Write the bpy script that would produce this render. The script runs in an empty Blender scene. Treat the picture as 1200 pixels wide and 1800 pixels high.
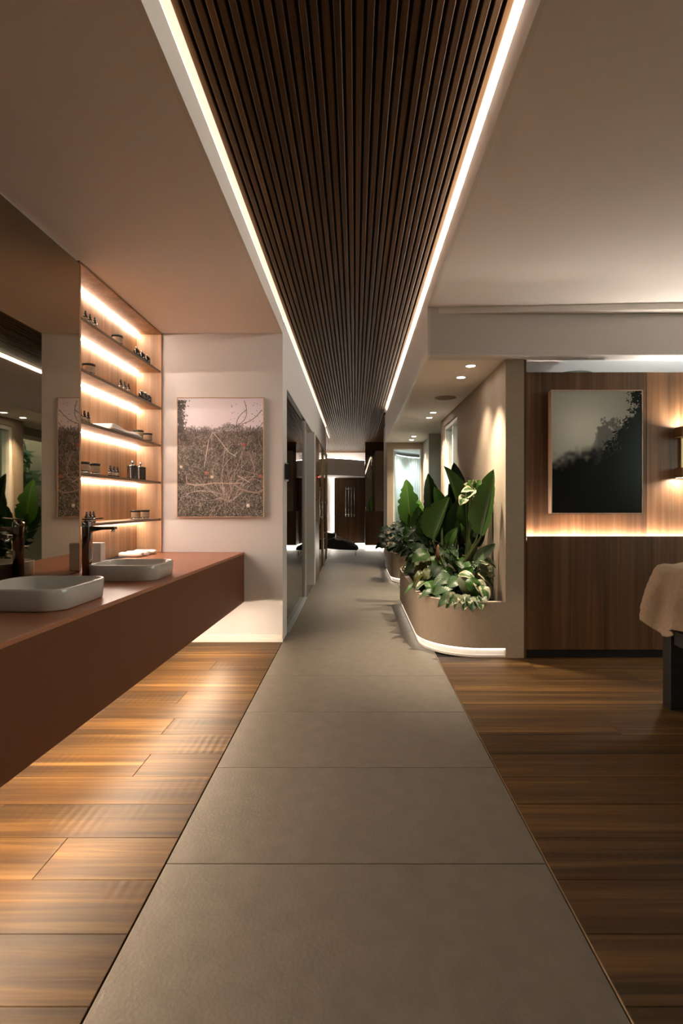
import bpy, bmesh, math, random
import numpy as np
from mathutils import Vector, Matrix

random.seed(7)
rng = np.random.default_rng(11)
S = bpy.context.scene
C = S.collection
PI = math.pi

# ------------------------------------------------------------------ camera
EYE = 1.139
FPX = 913.0
VPX, VPY = 624.0, 886.0
cam_d = bpy.data.cameras.new('camera')
cam = bpy.data.objects.new('camera', cam_d)
C.objects.link(cam)
cam.location = (0, 0, EYE)
cam.rotation_euler = (PI / 2, 0, 0)
cam_d.sensor_fit = 'VERTICAL'
cam_d.sensor_height = 36
cam_d.sensor_width = 24
cam_d.lens = 36 * FPX / 1800
cam_d.shift_x = -(VPX - 600) / 1800
cam_d.shift_y = -(900 - VPY) / 1800
cam_d.clip_start = 0.02
S.camera = cam

# ------------------------------------------------------------------ world, exposure
S.view_settings.view_transform = 'Standard'
S.view_settings.look = 'None'
S.view_settings.gamma = 1
S.view_settings.use_curve_mapping = False
S.view_settings.exposure = 2.0
try:
    S.cycles.use_denoising = True
    S.cycles.denoiser = 'OPENIMAGEDENOISE'
    S.cycles.max_bounces = 10
    S.cycles.diffuse_bounces = 6
    S.cycles.glossy_bounces = 6
    S.cycles.sample_clamp_indirect = 6
    S.cycles.caustics_reflective = False
    S.cycles.caustics_refractive = False
except Exception:
    pass
W = bpy.data.worlds.new('evening_sky')
S.world = W
W.use_nodes = True
bg = W.node_tree.nodes['Background']
bg.inputs[0].default_value = (0.98, 1.0, 0.94, 1)
bg.inputs[1].default_value = 1.6

# light strengths (emission of the strips and lamps the place has)
K_COVE = 2.6
K_COVE_R = 15.0
K_SHELF = 21
K_UNDER = 44
K_PLANT = 0.85
K_LEDGE = 42
K_LOUNGE = 8
K_FLUTE = 1.2
WARM = (1.0, 0.875, 0.735)
WARM2 = (1.0, 0.84, 0.68)
NEUT = (1.0, 0.90, 0.77)
COOL = (0.86, 0.96, 1.0)

# ------------------------------------------------------------------ materials
def lin(c):
    c = np.asarray(c, float) / 255.0
    return np.where(c <= 0.04045, c / 12.92, ((c + 0.055) / 1.055) ** 2.4)

MATS = {}
def newmat(name):
    m = bpy.data.materials.new(name)
    m.use_nodes = True
    nt = m.node_tree
    b = nt.nodes['Principled BSDF']
    MATS[name] = m
    return m, nt, b

def plain(name, col, rough=0.5, metal=0.0, spec=0.5, bump=0.0, bscale=200, var=0.0, vscale=4.0, coat=0.0):
    m, nt, b = newmat(name)
    b.inputs['Base Color'].default_value = (*col, 1)
    b.inputs['Roughness'].default_value = rough
    b.inputs['Metallic'].default_value = metal
    b.inputs['Specular IOR Level'].default_value = spec
    if coat:
        b.inputs['Coat Weight'].default_value = coat
    tc = nt.nodes.new('ShaderNodeTexCoord')
    if var:
        n = nt.nodes.new('ShaderNodeTexNoise'); n.inputs['Scale'].default_value = vscale; n.inputs['Detail'].default_value = 5
        r = nt.nodes.new('ShaderNodeValToRGB')
        r.color_ramp.elements[0].position = 0.3; r.color_ramp.elements[1].position = 0.7
        r.color_ramp.elements[0].color = (*[c * (1 - var) for c in col], 1)
        r.color_ramp.elements[1].color = (*[min(1, c * (1 + var)) for c in col], 1)
        nt.links.new(tc.outputs['Object'], n.inputs['Vector'])
        nt.links.new(n.outputs['Fac'], r.inputs['Fac'])
        nt.links.new(r.outputs['Color'], b.inputs['Base Color'])
    if bump:
        n2 = nt.nodes.new('ShaderNodeTexNoise'); n2.inputs['Scale'].default_value = bscale; n2.inputs['Detail'].default_value = 4
        bp = nt.nodes.new('ShaderNodeBump'); bp.inputs['Strength'].default_value = bump; bp.inputs['Distance'].default_value = 0.004
        nt.links.new(tc.outputs['Object'], n2.inputs['Vector'])
        nt.links.new(n2.outputs['Fac'], bp.inputs['Height'])
        nt.links.new(bp.outputs['Normal'], b.inputs['Normal'])
    return m

def wood(name, dark, mid, light, stretch, rough=0.45, rnd=0.25, streak=0.5, bump=0.15, saw=0.0, spec=0.4, sap=None):
    """long-grained wood; stretch = noise scale per object axis (small along the grain)"""
    m, nt, b = newmat(name)
    N, L = nt.nodes, nt.links
    tc = N.new('ShaderNodeTexCoord')
    oi = N.new('ShaderNodeObjectInfo')
    off = N.new('ShaderNodeVectorMath'); off.operation = 'MULTIPLY_ADD'
    sc = N.new('ShaderNodeCombineXYZ')
    for i in range(3):
        L.new(oi.outputs['Random'], sc.inputs[i])
    off.inputs[1].default_value = (37, 53, 71)
    L.new(sc.outputs[0], off.inputs[0]); L.new(tc.outputs['Object'], off.inputs[2])
    mp = N.new('ShaderNodeMapping'); mp.inputs['Scale'].default_value = stretch
    L.new(off.outputs[0], mp.inputs['Vector'])
    n1 = N.new('ShaderNodeTexNoise'); n1.inputs['Scale'].default_value = 1.0; n1.inputs['Detail'].default_value = 6; n1.inputs['Roughness'].default_value = 0.62; n1.inputs['Distortion'].default_value = 0.6
    L.new(mp.outputs[0], n1.inputs['Vector'])
    mp2 = N.new('ShaderNodeMapping'); mp2.inputs['Scale'].default_value = tuple(s * 0.28 for s in stretch)
    L.new(off.outputs[0], mp2.inputs['Vector'])
    n2 = N.new('ShaderNodeTexNoise'); n2.inputs['Scale'].default_value = 1.0; n2.inputs['Detail'].default_value = 2; n2.inputs['Distortion'].default_value = 0.3
    L.new(mp2.outputs[0], n2.inputs['Vector'])
    r1 = N.new('ShaderNodeValToRGB')
    e = r1.color_ramp.elements
    e[0].position = 0.28; e[0].color = (*dark, 1)
    e[1].position = 0.74; e[1].color = (*light, 1)
    em = e.new(0.5); em.color = (*mid, 1)
    L.new(n1.outputs['Fac'], r1.inputs['Fac'])
    r2 = N.new('ShaderNodeValToRGB')
    r2.color_ramp.elements[0].position = 0.3; r2.color_ramp.elements[1].position = 0.7
    r2.color_ramp.elements[0].color = (1 - streak, 1 - streak, 1 - streak, 1)
    r2.color_ramp.elements[1].color = (1 + streak * 0.6, 1 + streak * 0.55, 1 + streak * 0.45, 1)
    L.new(n2.outputs['Fac'], r2.inputs['Fac'])
    mx = N.new('ShaderNodeMix'); mx.data_type = 'RGBA'; mx.blend_type = 'MULTIPLY'; mx.inputs[0].default_value = 1
    L.new(r1.outputs[0], mx.inputs[6]); L.new(r2.outputs[0], mx.inputs[7])
    body = mx.outputs[2]
    if sap:                                                   # pale sapwood streaks along the grain
        mp3 = N.new('ShaderNodeMapping'); mp3.inputs['Scale'].default_value = tuple(v_ * 0.42 if v_ > 5 else v_ * 0.3 for v_ in stretch)
        mp3.inputs['Location'].default_value = (3.1, 7.7, 1.3)
        L.new(off.outputs[0], mp3.inputs['Vector'])
        n3 = N.new('ShaderNodeTexNoise'); n3.inputs['Scale'].default_value = 1.0; n3.inputs['Detail'].default_value = 2; n3.inputs['Distortion'].default_value = 0.4
        L.new(mp3.outputs[0], n3.inputs['Vector'])
        r3 = N.new('ShaderNodeMapRange'); r3.inputs[1].default_value = 0.60; r3.inputs[2].default_value = 0.72; r3.inputs[4].default_value = 0.55
        L.new(n3.outputs['Fac'], r3.inputs[0])
        mx3 = N.new('ShaderNodeMix'); mx3.data_type = 'RGBA'; mx3.inputs[7].default_value = (*sap, 1)
        L.new(r3.outputs[0], mx3.inputs[0]); L.new(body, mx3.inputs[6]); body = mx3.outputs[2]
    mr = N.new('ShaderNodeMapRange'); mr.inputs[3].default_value = 1 - rnd; mr.inputs[4].default_value = 1 + rnd
    L.new(oi.outputs['Random'], mr.inputs[0])
    hs = N.new('ShaderNodeHueSaturation')
    L.new(mr.outputs[0], hs.inputs['Value']); L.new(body, hs.inputs['Color'])
    L.new(hs.outputs[0], b.inputs['Base Color'])
    b.inputs['Roughness'].default_value = rough
    b.inputs['Specular IOR Level'].default_value = spec
    hsum = n1.outputs['Fac']
    if saw:
        wv = N.new('ShaderNodeTexWave'); wv.wave_type = 'BANDS'; wv.bands_direction = 'X'
        wv.inputs['Scale'].default_value = 9; wv.inputs['Distortion'].default_value = 0.8; wv.inputs['Detail'].default_value = 1
        L.new(off.outputs[0], wv.inputs['Vector'])
        nm = N.new('ShaderNodeTexNoise'); nm.inputs['Scale'].default_value = 1.7
        L.new(off.outputs[0], nm.inputs['Vector'])
        rm = N.new('ShaderNodeMapRange'); rm.inputs[1].default_value = 0.5; rm.inputs[2].default_value = 0.66; rm.inputs[4].default_value = saw
        L.new(nm.outputs['Fac'], rm.inputs[0])
        mm = N.new('ShaderNodeMath'); mm.operation = 'MULTIPLY_ADD'
        L.new(wv.outputs['Fac'], mm.inputs[0]); L.new(rm.outputs[0], mm.inputs[1]); L.new(n1.outputs['Fac'], mm.inputs[2])
        hsum = mm.outputs[0]
    bp = N.new('ShaderNodeBump'); bp.inputs['Strength'].default_value = bump; bp.inputs['Distance'].default_value = 0.004
    L.new(hsum, bp.inputs['Height']); L.new(bp.outputs['Normal'], b.inputs['Normal'])
    return m

def glow(name, col, k):
    m, nt, b = newmat(name)
    b.inputs['Base Color'].default_value = (*col, 1)
    b.inputs['Emission Color'].default_value = (*col, 1)
    b.inputs['Emission Strength'].default_value = k
    return m

def leafmat(name, base, vein, kind='plain', other=(0.7, 0.72, 0.5), rough=0.38, freq=34, lean=0.9, spec=0.32):
    """leaf with a midrib and side veins from its own UVs (u across, v along)"""
    m, nt, b = newmat(name)
    N, L = nt.nodes, nt.links
    uv = N.new('ShaderNodeTexCoord')
    sp = N.new('ShaderNodeSeparateXYZ'); L.new(uv.outputs['UV'], sp.inputs[0])
    def math_(op, a, b_=None, c_=None):
        n = N.new('ShaderNodeMath'); n.operation = op
        for i, x in enumerate((a, b_, c_)):
            if x is None: continue
            if isinstance(x, (int, float)): n.inputs[i].default_value = x
            else: L.new(x, n.inputs[i])
        return n.outputs[0]
    au = math_('ABSOLUTE', math_('SUBTRACT', sp.outputs[0], 0.5))      # 0 midrib .. 0.5 edge
    ph = math_('MULTIPLY', math_('MULTIPLY_ADD', au, -lean, sp.outputs[1]), freq)
    nz = N.new('ShaderNodeTexNoise'); nz.inputs['Scale'].default_value = 5; nz.inputs['Detail'].default_value = 3
    oi = N.new('ShaderNodeObjectInfo')
    va = N.new('ShaderNodeVectorMath'); va.operation = 'ADD'
    L.new(uv.outputs['UV'], va.inputs[0]); L.new(math_('MULTIPLY', oi.outputs['Random'], 40.0), va.inputs[1])
    L.new(va.outputs[0], nz.inputs['Vector'])
    wav = math_('SINE', math_('MULTIPLY', ph, 2 * PI / 2.0))
    veins = math_('MULTIPLY_ADD', wav, 0.5, 0.5)
    mix1 = N.new('ShaderNodeMix'); mix1.data_type = 'RGBA'
    mix1.inputs[6].default_value = (*base, 1); mix1.inputs[7].default_value = (*vein, 1)
    rib = math_('LESS_THAN', au, 0.022)
    fac = math_('MAXIMUM', math_('MULTIPLY', math_('POWER', veins, 3.0), 0.16), rib)
    L.new(fac, mix1.inputs[0])
    col = mix1.outputs[2]
    if kind != 'plain':
        mix2 = N.new('ShaderNodeMix'); mix2.data_type = 'RGBA'
        L.new(col, mix2.inputs[6]); mix2.inputs[7].default_value = (*other, 1)
        if kind == 'stripe':
            f = math_('GREATER_THAN', math_('MULTIPLY_ADD', nz.outputs['Fac'], 0.9, wav), 0.45)
        elif kind == 'margin':
            f = math_('GREATER_THAN', math_('MULTIPLY_ADD', math_('SUBTRACT', nz.outputs['Fac'], 0.5), 0.9, au), 0.24)
        else:                                                            # silver: pale between veins
            f = math_('MULTIPLY', math_('GREATER_THAN', wav, -0.55), math_('LESS_THAN', au, 0.44))
        L.new(f, mix2.inputs[0]); col = mix2.outputs[2]
    mr = N.new('ShaderNodeMapRange'); mr.inputs[3].default_value = 0.7; mr.inputs[4].default_value = 1.25
    L.new(oi.outputs['Random'], mr.inputs[0])
    hs = N.new('ShaderNodeHueSaturation'); L.new(mr.outputs[0], hs.inputs['Value']); L.new(col, hs.inputs['Color'])
    L.new(hs.outputs[0], b.inputs['Base Color'])
    b.inputs['Roughness'].default_value = rough; b.inputs['Specular IOR Level'].default_value = spec
    bp = N.new('ShaderNodeBump'); bp.inputs['Strength'].default_value = 0.16; bp.inputs['Distance'].default_value = 0.003
    L.new(veins, bp.inputs['Height']); L.new(bp.outputs['Normal'], b.inputs['Normal'])
    tr = N.new('ShaderNodeBsdfTranslucent'); L.new(hs.outputs[0], tr.inputs['Color'])
    ms = N.new('ShaderNodeMixShader'); ms.inputs[0].default_value = 0.22
    L.new(b.outputs[0], ms.inputs[1]); L.new(tr.outputs[0], ms.inputs[2])
    L.new(ms.outputs[0], N['Material Output'].inputs['Surface'])
    return m

white_paint = plain('white_paint', (0.66, 0.63, 0.63), 0.75, bump=0.05, bscale=300, spec=0.2)
ceil_paint = plain('ceiling_paint', (0.86, 0.82, 0.80), 0.8, bump=0.03, bscale=300, spec=0.15)
beige_plaster = plain('beige_plaster', (0.385, 0.31, 0.24), 0.75, bump=0.25, bscale=130, var=0.05, vscale=30, spec=0.25)
grey_plaster = plain('grey_plaster', (0.40, 0.385, 0.34), 0.75, bump=0.1, bscale=130, spec=0.25)
trim_white = plain('trim_white', (0.78, 0.74, 0.70), 0.35, var=0.02)
dark_void = plain('dark_backing', (0.012, 0.009, 0.007), 0.9)
tile_mat = plain('stone_tile', (0.160, 0.138, 0.112), 0.5, bump=0.35, bscale=90, var=0.10, vscale=13, spec=0.4)
counter_mat = plain('terracotta_lit_top', (0.36, 0.135, 0.063), 0.32, var=0.02, spec=0.45)  # counter terracotta lightened on top, shelf light put into the colour
counter_front = plain('terracotta_shaded_front', (0.145, 0.049, 0.019), 0.6, var=0.02, spec=0.3)  # same terracotta darkened for front and underside, shade put into the colour
ceramic = plain('white_ceramic', (0.54, 0.495, 0.45), 0.09, var=0.01, coat=0.3)
chrome = plain('chrome', (0.55, 0.54, 0.53), 0.06, metal=1.0, var=0.01)
dark_chrome = plain('dark_chrome', (0.30, 0.28, 0.27), 0.07, metal=1.0, var=0.01)
brass = plain('brushed_brass', (0.36, 0.24, 0.13), 0.35, metal=1.0, var=0.05)
black_metal = plain('black_metal', (0.012, 0.012, 0.012), 0.35, var=0.1)
black_leather = plain('black_leather', (0.012, 0.010, 0.009), 0.35, bump=0.2, bscale=120, var=0.1)
towel_mat = plain('white_towelling', (0.86, 0.83, 0.79), 0.95, bump=0.9, bscale=420, spec=0.1)
box_white = plain('white_box', (0.70, 0.64, 0.59), 0.5, var=0.02)
frame_wood = wood('pale_frame_wood', (0.52, 0.36, 0.25), (0.60, 0.43, 0.31), (0.66, 0.5, 0.37), (30, 30, 3), rough=0.5, rnd=0.03, streak=0.1)
floor_wood = wood('floor_wood', (0.044, 0.0185, 0.005), (0.081, 0.039, 0.0098), (0.155, 0.084, 0.021), (1.2, 34, 34), rough=0.5, rnd=0.25, streak=0.5, bump=0.22, saw=1.2, spec=0.22, sap=(0.29, 0.153, 0.047))
slat_wood = wood('slat_wood', (0.050, 0.0225, 0.0068), (0.076, 0.036, 0.0118), (0.112, 0.056, 0.0195), (60, 1.2, 60), rough=0.5, rnd=0.22, streak=0.25, bump=0.1, spec=0.08)
panel_wood = wood('walnut_panel', (0.070, 0.031, 0.0135), (0.116, 0.055, 0.025), (0.180, 0.095, 0.049), (26, 26, 0.7), rough=0.42, rnd=0.06, streak=0.45, bump=0.06)
shelf_wood = wood('oak_shelf', (0.28, 0.155, 0.082), (0.375, 0.215, 0.118), (0.46, 0.28, 0.165), (34, 34, 1.1), rough=0.5, rnd=0.04, streak=0.28, bump=0.06)
lounge_wood = wood('lounge_wood', (0.075, 0.036, 0.016), (0.125, 0.062, 0.028), (0.19, 0.10, 0.048), (24, 24, 0.8), rough=0.4, rnd=0.12, streak=0.45, bump=0.06)
edge_wood = wood('shelf_edge_wood', (0.13, 0.085, 0.055), (0.17, 0.115, 0.075), (0.22, 0.15, 0.10), (34, 3, 34), rough=0.5, rnd=0.03, streak=0.1)
led_cove = glow('cove_led', (1.0, 0.80, 0.61), K_COVE)
led_cove_r = glow('cove_led_neutral', (1.0, 0.92, 0.80), K_COVE_R)
led_shelf = glow('shelf_led', WARM, K_SHELF)
led_under = glow('under_counter_led', (1.0, 0.80, 0.58), K_UNDER)
led_plant = glow('planter_led', NEUT, K_PLANT)
led_ledge = glow('ledge_led', WARM, K_LEDGE)
led_lounge = glow('lounge_led', NEUT, K_LOUNGE)
led_flute = glow('flute_led', COOL, K_FLUTE)
led_top = glow('partition_top_led', (0.92, 1.0, 0.94), 30)
lens_glow = glow('lamp_lens', (1.0, 0.9, 0.76), 14)
red_glow = glow('red_indicator', (1.0, 0.04, 0.03), 2.0)
screen_mat = plain('black_glass', (0.006, 0.006, 0.007), 0.08, coat=0.5, var=0.05)
soil_mat = plain('dark_soil', (0.02, 0.014, 0.009), 0.95, bump=1.0, bscale=60, var=0.4, vscale=40)
grille_mat = plain('speaker_grille', (0.30, 0.25, 0.20), 0.8, bump=0.9, bscale=500, var=0.05)
stem_mat = plain('leaf_stalk', (0.055, 0.075, 0.018), 0.45, var=0.25, vscale=10)
bottle_glass = plain('dark_bottle_glass', (0.020, 0.012, 0.008), 0.08, var=0.2, coat=0.5)
bottle_cap = plain('black_rubber', (0.015, 0.014, 0.013), 0.4, var=0.1)
cap_silver = plain('silver_cap', (0.6, 0.57, 0.53), 0.25, metal=1.0, var=0.03)
label_mat = plain('bottle_label', (0.32, 0.25, 0.19), 0.6, var=0.05)
jar_dark = plain('smoked_jar', (0.035, 0.028, 0.022), 0.1, var=0.2, coat=0.4)
jar_wax = plain('jar_label_cream', (0.36, 0.25, 0.16), 0.4, var=0.18, vscale=40)
blanket_mat = plain('beige_knit', (0.40, 0.30, 0.215), 0.95, bump=0.8, bscale=150, var=0.08, vscale=60, spec=0.1)
mattress_mat = plain('mattress_cover', (0.55, 0.50, 0.45), 0.8, var=0.03)
orange_bract = plain('orange_bract', (0.10, 0.032, 0.014), 0.5, var=0.25, vscale=40)

def mirror_mat(name, tint, rough=0.015):
    m, nt, b = newmat(name)
    b.inputs['Base Color'].default_value = (*tint, 1)
    b.inputs['Metallic'].default_value = 1
    b.inputs['Roughness'].default_value = rough
    n = nt.nodes.new('ShaderNodeTexNoise'); n.inputs['Scale'].default_value = 1.2
    tc = nt.nodes.new('ShaderNodeTexCoord'); nt.links.new(tc.outputs['Object'], n.inputs['Vector'])
    bp = nt.nodes.new('ShaderNodeBump'); bp.inputs['Strength'].default_value = 0.01; bp.inputs['Distance'].default_value = 0.002
    nt.links.new(n.outputs['Fac'], bp.inputs['Height']); nt.links.new(bp.outputs['Normal'], b.inputs['Normal'])
    return m
mirror_bronze = mirror_mat('bronze_mirror', (0.33, 0.285, 0.215))
mirror_dark = mirror_mat('dark_glass', (0.20, 0.172, 0.135))

def glass_mat(name, tint):
    m, nt, b = newmat(name)
    N, L = nt.nodes, nt.links
    t = N.new('ShaderNodeBsdfTransparent'); t.inputs[0].default_value = (*tint, 1)
    g = N.new('ShaderNodeBsdfGlossy'); g.inputs['Roughness'].default_value = 0.02
    f = N.new('ShaderNodeFresnel'); f.inputs[0].default_value = 1.5
    ms = N.new('ShaderNodeMixShader')
    ge = N.new('ShaderNodeNewGeometry'); mf = N.new('ShaderNodeMath'); mf.operation = 'MULTIPLY'
    iv = N.new('ShaderNodeMath'); iv.operation = 'SUBTRACT'; iv.inputs[0].default_value = 1
    L.new(ge.outputs['Backfacing'], iv.inputs[1]); L.new(iv.outputs[0], mf.inputs[0]); L.new(f.outputs[0], mf.inputs[1])
    L.new(mf.outputs[0], ms.inputs[0]); L.new(t.outputs[0], ms.inputs[1]); L.new(g.outputs[0], ms.inputs[2])
    L.new(ms.outputs[0], N['Material Output'].inputs['Surface'])
    return m
clear_glass = glass_mat('window_glass', (0.86, 0.92, 0.88))

lf_banana = leafmat('banana_leaf', (0.021, 0.054, 0.0085), (0.075, 0.115, 0.026), freq=150, lean=0.25)
lf_bright = leafmat('bright_banana_leaf', (0.060, 0.165, 0.02), (0.17, 0.27, 0.06), freq=120, lean=0.25)
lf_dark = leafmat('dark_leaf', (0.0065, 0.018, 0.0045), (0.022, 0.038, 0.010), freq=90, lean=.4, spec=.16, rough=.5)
lf_green = leafmat('mid_green_leaf', (0.033, 0.095, 0.015), (0.11, 0.18, 0.045), freq=22)
lf_stripe = leafmat('striped_leaf', (0.03, 0.075, 0.02), (0.2, 0.21, 0.12), 'stripe', (0.30, 0.29, 0.19), freq=24)
lf_margin = leafmat('cream_edged_leaf', (0.028, 0.080, 0.016), (0.10, 0.16, 0.05), 'margin', (0.31, 0.30, 0.195), freq=18)
lf_silver = leafmat('silver_leaf', (0.03, 0.062, 0.03), (0.05, 0.09, 0.045), 'silver', (0.075, 0.125, 0.058), freq=16)
lf_croton = leafmat('croton_leaf', (0.022, 0.045, 0.008), (0.15, 0.10, 0.02), 'stripe', (0.075, 0.062, 0.014), freq=16)
lf_garden = leafmat('garden_leaf', (0.05, 0.12, 0.03), (0.1, 0.17, 0.05), freq=8)

# ------------------------------------------------------------------ mesh helpers
class MB:
    def __init__(s):
        s.v = []; s.f = []; s.sm = []
    def add(s, vs, fs, smooth=False):
        o = len(s.v)
        s.v += [tuple(p) for p in vs]
        s.f += [tuple(i + o for i in f) for f in fs]
        s.sm += [smooth] * len(fs)
        return s
    def box(s, x0, x1, y0, y1, z0, z1):
        vs = [(x, y, z) for x in (x0, x1) for y in (y0, y1) for z in (z0, z1)]
        fs = [(0, 1, 3, 2), (4, 6, 7, 5), (0, 4, 5, 1), (2, 3, 7, 6), (0, 2, 6, 4), (1, 5, 7, 3)]
        return s.add(vs, fs)
    def prism(s, poly, z0, z1, smooth=False):
        n = len(poly)
        vs = [(p[0], p[1], z0) for p in poly] + [(p[0], p[1], z1) for p in poly]
        s.add(vs, [(i, (i + 1) % n, n + (i + 1) % n, n + i) for i in range(n)], smooth)
        o = len(s.v) - 2 * n
        s.f += [tuple(o + i for i in reversed(range(n))), tuple(o + n + i for i in range(n))]
        s.sm += [False, False]
        return s
    def lathe(s, prof, c=(0, 0, 0), n=20, smooth=True):
        vs = []
        for r, z in prof:
            for k in range(n):
                a = 2 * PI * k / n
                vs.append((c[0] + r * math.cos(a), c[1] + r * math.sin(a), c[2] + z))
        fs = []
        for i in range(len(prof) - 1):
            for k in range(n):
                k2 = (k + 1) % n
                fs.append((i * n + k, i * n + k2, (i + 1) * n + k2, (i + 1) * n + k))
        fs.append(tuple(reversed(range(n))))
        fs.append(tuple((len(prof) - 1) * n + k for k in range(n)))
        return s.add(vs, fs, smooth)
    def tube(s, pts, r, n=8, smooth=True):
        pts = [Vector(p) for p in pts]
        rr = r if isinstance(r, (list, tuple)) else [r] * len(pts)
        vs = []
        for i, p in enumerate(pts):
            t = (pts[min(i + 1, len(pts) - 1)] - pts[max(i - 1, 0)]).normalized()
            a = Vector((0, 0, 1)) if abs(t.z) < 0.9 else Vector((1, 0, 0))
            u = t.cross(a).normalized(); w = t.cross(u)
            for k in range(n):
                an = 2 * PI * k / n
                vs.append(p + u * rr[i] * math.cos(an) + w * rr[i] * math.sin(an))
        fs = [(i * n + k, i * n + (k + 1) % n, (i + 1) * n + (k + 1) % n, (i + 1) * n + k) for i in range(len(pts) - 1) for k in range(n)]
        fs.append(tuple(reversed(range(n)))); fs.append(tuple((len(pts) - 1) * n + k for k in range(n)))
        return s.add(vs, fs, smooth)
    def loops(s, rings, cap0=True, cap1=True, smooth=True):
        n = len(rings[0]); vs = [p for r in rings for p in r]
        fs = [(i * n + k, i * n + (k + 1) % n, (i + 1) * n + (k + 1) % n, (i + 1) * n + k) for i in range(len(rings) - 1) for k in range(n)]
        if cap0: fs.append(tuple(reversed(range(n))))
        if cap1: fs.append(tuple((len(rings) - 1) * n + k for k in range(n)))
        return s.add(vs, fs, smooth)
    def grid(s, P, smooth=True):
        h, w = len(P), len(P[0])
        vs = [p for row in P for p in row]
        return s.add(vs, [(i * w + j, i * w + j + 1, (i + 1) * w + j + 1, (i + 1) * w + j) for i in range(h - 1) for j in range(w - 1)], smooth)
    def mesh(s, name, fix=True):
        me = bpy.data.meshes.new(name)
        me.from_pydata(s.v, [], s.f)
        me.polygons.foreach_set('use_smooth', s.sm)
        if fix:
            bm = bmesh.new(); bm.from_mesh(me)
            bmesh.ops.recalc_face_normals(bm, faces=bm.faces)
            bm.to_mesh(me); bm.free()
        me.update()
        return me
    def build(s, name, mat, parent=None, bevel=0.0, fix=True, seg=2, loc=None):
        me = s.mesh(name, fix)
        me.materials.append(mat)
        o = bpy.data.objects.new(name, me)
        C.objects.link(o)
        if parent is not None: o.parent = parent
        if loc is not None: o.location = loc
        if bevel:
            md = o.modifiers.new('bevel', 'BEVEL'); md.width = bevel; md.segments = seg; md.limit_method = 'ANGLE'
            md.harden_normals = False
        return o

def tag(o, label=None, cat=None, group=None, kind=None):
    if label: o['label'] = label
    if cat: o['category'] = cat
    if group: o['group'] = group
    if kind: o['kind'] = kind
    return o
def thing(name, label, cat, loc=(0, 0, 0), rz=0.0, group=None):
    o = bpy.data.objects.new(name, None); C.objects.link(o)
    o.empty_display_size = 0.05
    o.location = loc; o.rotation_euler = (0, 0, rz)
    return tag(o, label, cat, group)
def struct(o, label=None, cat='structure'):
    o['kind'] = 'structure'
    if label: o['label'] = label; o['category'] = cat
    return o
def box(name, mat, x0, x1, y0, y1, z0, z1, parent=None, bevel=0.0):
    """axis-aligned box whose origin sits at its own centre"""
    cx, cy, cz = (x0 + x1) / 2, (y0 + y1) / 2, (z0 + z1) / 2
    return MB().box(x0 - cx, x1 - cx, y0 - cy, y1 - cy, z0 - cz, z1 - cz).build(name, mat, parent, bevel, loc=(cx, cy, cz))
def copy_tree(root, loc=None, rz=None, label=None, group=None, scale=None):
    r = root.copy(); C.objects.link(r)
    if loc is not None: r.location = loc
    if rz is not None: r.rotation_euler = (0, 0, rz)
    if label: r['label'] = label
    if group: r['group'] = group
    if scale: r.scale = scale
    for ch in list(root.children):
        c = ch.copy(); C.objects.link(c); c.parent = r
        for g in list(ch.children):
            d = g.copy(); C.objects.link(d); d.parent = c
    return r
def at(px, py, Y):
    return Vector(((px - VPX) * Y / FPX, Y, EYE - (py - VPY) * Y / FPX))

# ------------------------------------------------------------------ main dimensions
HC = 2.552            # plaster ceiling
XL = -1.6             # vanity wall
YB = 4.30             # short wall with the field photograph
XC = -0.60            # corridor left wall / left edge of tiles / left ceiling drop
XR = 0.52             # right ceiling drop
ZT = 2.684            # top of the drops
HB = 2.21             # soffit over the planters
YP = 3.84             # front of partition and planter
YF = 13.90            # far wall

# ------------------------------------------------------------------ floor
fl = box('floor', dark_void, -2.7, 4.4, -2.1, 14.2, -0.08, -0.012)
struct(fl, 'wood plank floor split by a runner of large grey stone tiles', 'floor')
def fpart(o):
    o.parent = fl; o.matrix_parent_inverse = Matrix.Translation(fl.location).inverted(); return o
pmesh = {}
def piece(name, x0, x1, y0, y1, mat, gap, zj):
    w, d = round(x1 - x0 - gap, 4), round(y1 - y0 - gap, 4)
    k = (name, w, d)
    if k not in pmesh:
        b = 0.0012
        bm = MB()
        hw, hd = w / 2, d / 2
        r0 = [(-hw, -hd, -0.012), (hw, -hd, -0.012), (hw, hd, -0.012), (-hw, hd, -0.012)]
        r1 = [(-hw, -hd, -b), (hw, -hd, -b), (hw, hd, -b), (-hw, hd, -b)]
        r2 = [(-hw + b, -hd + b, 0), (hw - b, -hd + b, 0), (hw - b, hd - b, 0), (-hw + b, hd - b, 0)]
        bm.loops([r0, r1, r2], smooth=False)
        me = bm.mesh(name); me.materials.append(mat); pmesh[k] = me
    o = bpy.data.objects.new(name, pmesh[k]); C.objects.link(o)
    o.location = ((x0 + x1) / 2, (y0 + y1) / 2, zj)
    return fpart(o)
PW = 0.1985
n = 0
y = 1.178 - PW * 12
left_joint = {1.178: -1.20, 1.586: -0.98, 1.784: -1.33, 2.180: -0.93, 2.577: -0.96, 2.975: -1.02, 3.6: -1.0}
while y < YB - 0.02:
    y1 = min(y + PW, YB - 0.014)
    j = None
    for k, v in left_joint.items():
        if abs(k - y) < 0.09: j = v
    if j is None: j = -1.25 - 0.3 * random.random()
    piece('plank', XL + 0.002, j, y, y1, floor_wood, 0.0016, random.uniform(-0.0004, 0))
    piece('plank', j, XC - 0.002, y, y1, floor_wood, 0.0016, random.uniform(-0.0004, 0))
    y = y + PW
y = 1.178 - PW * 12
right_joint = {1.178: 2.3, 2.53: 1.32, 2.73: 2.6, 3.33: 1.85, 3.53: 1.25}
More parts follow.
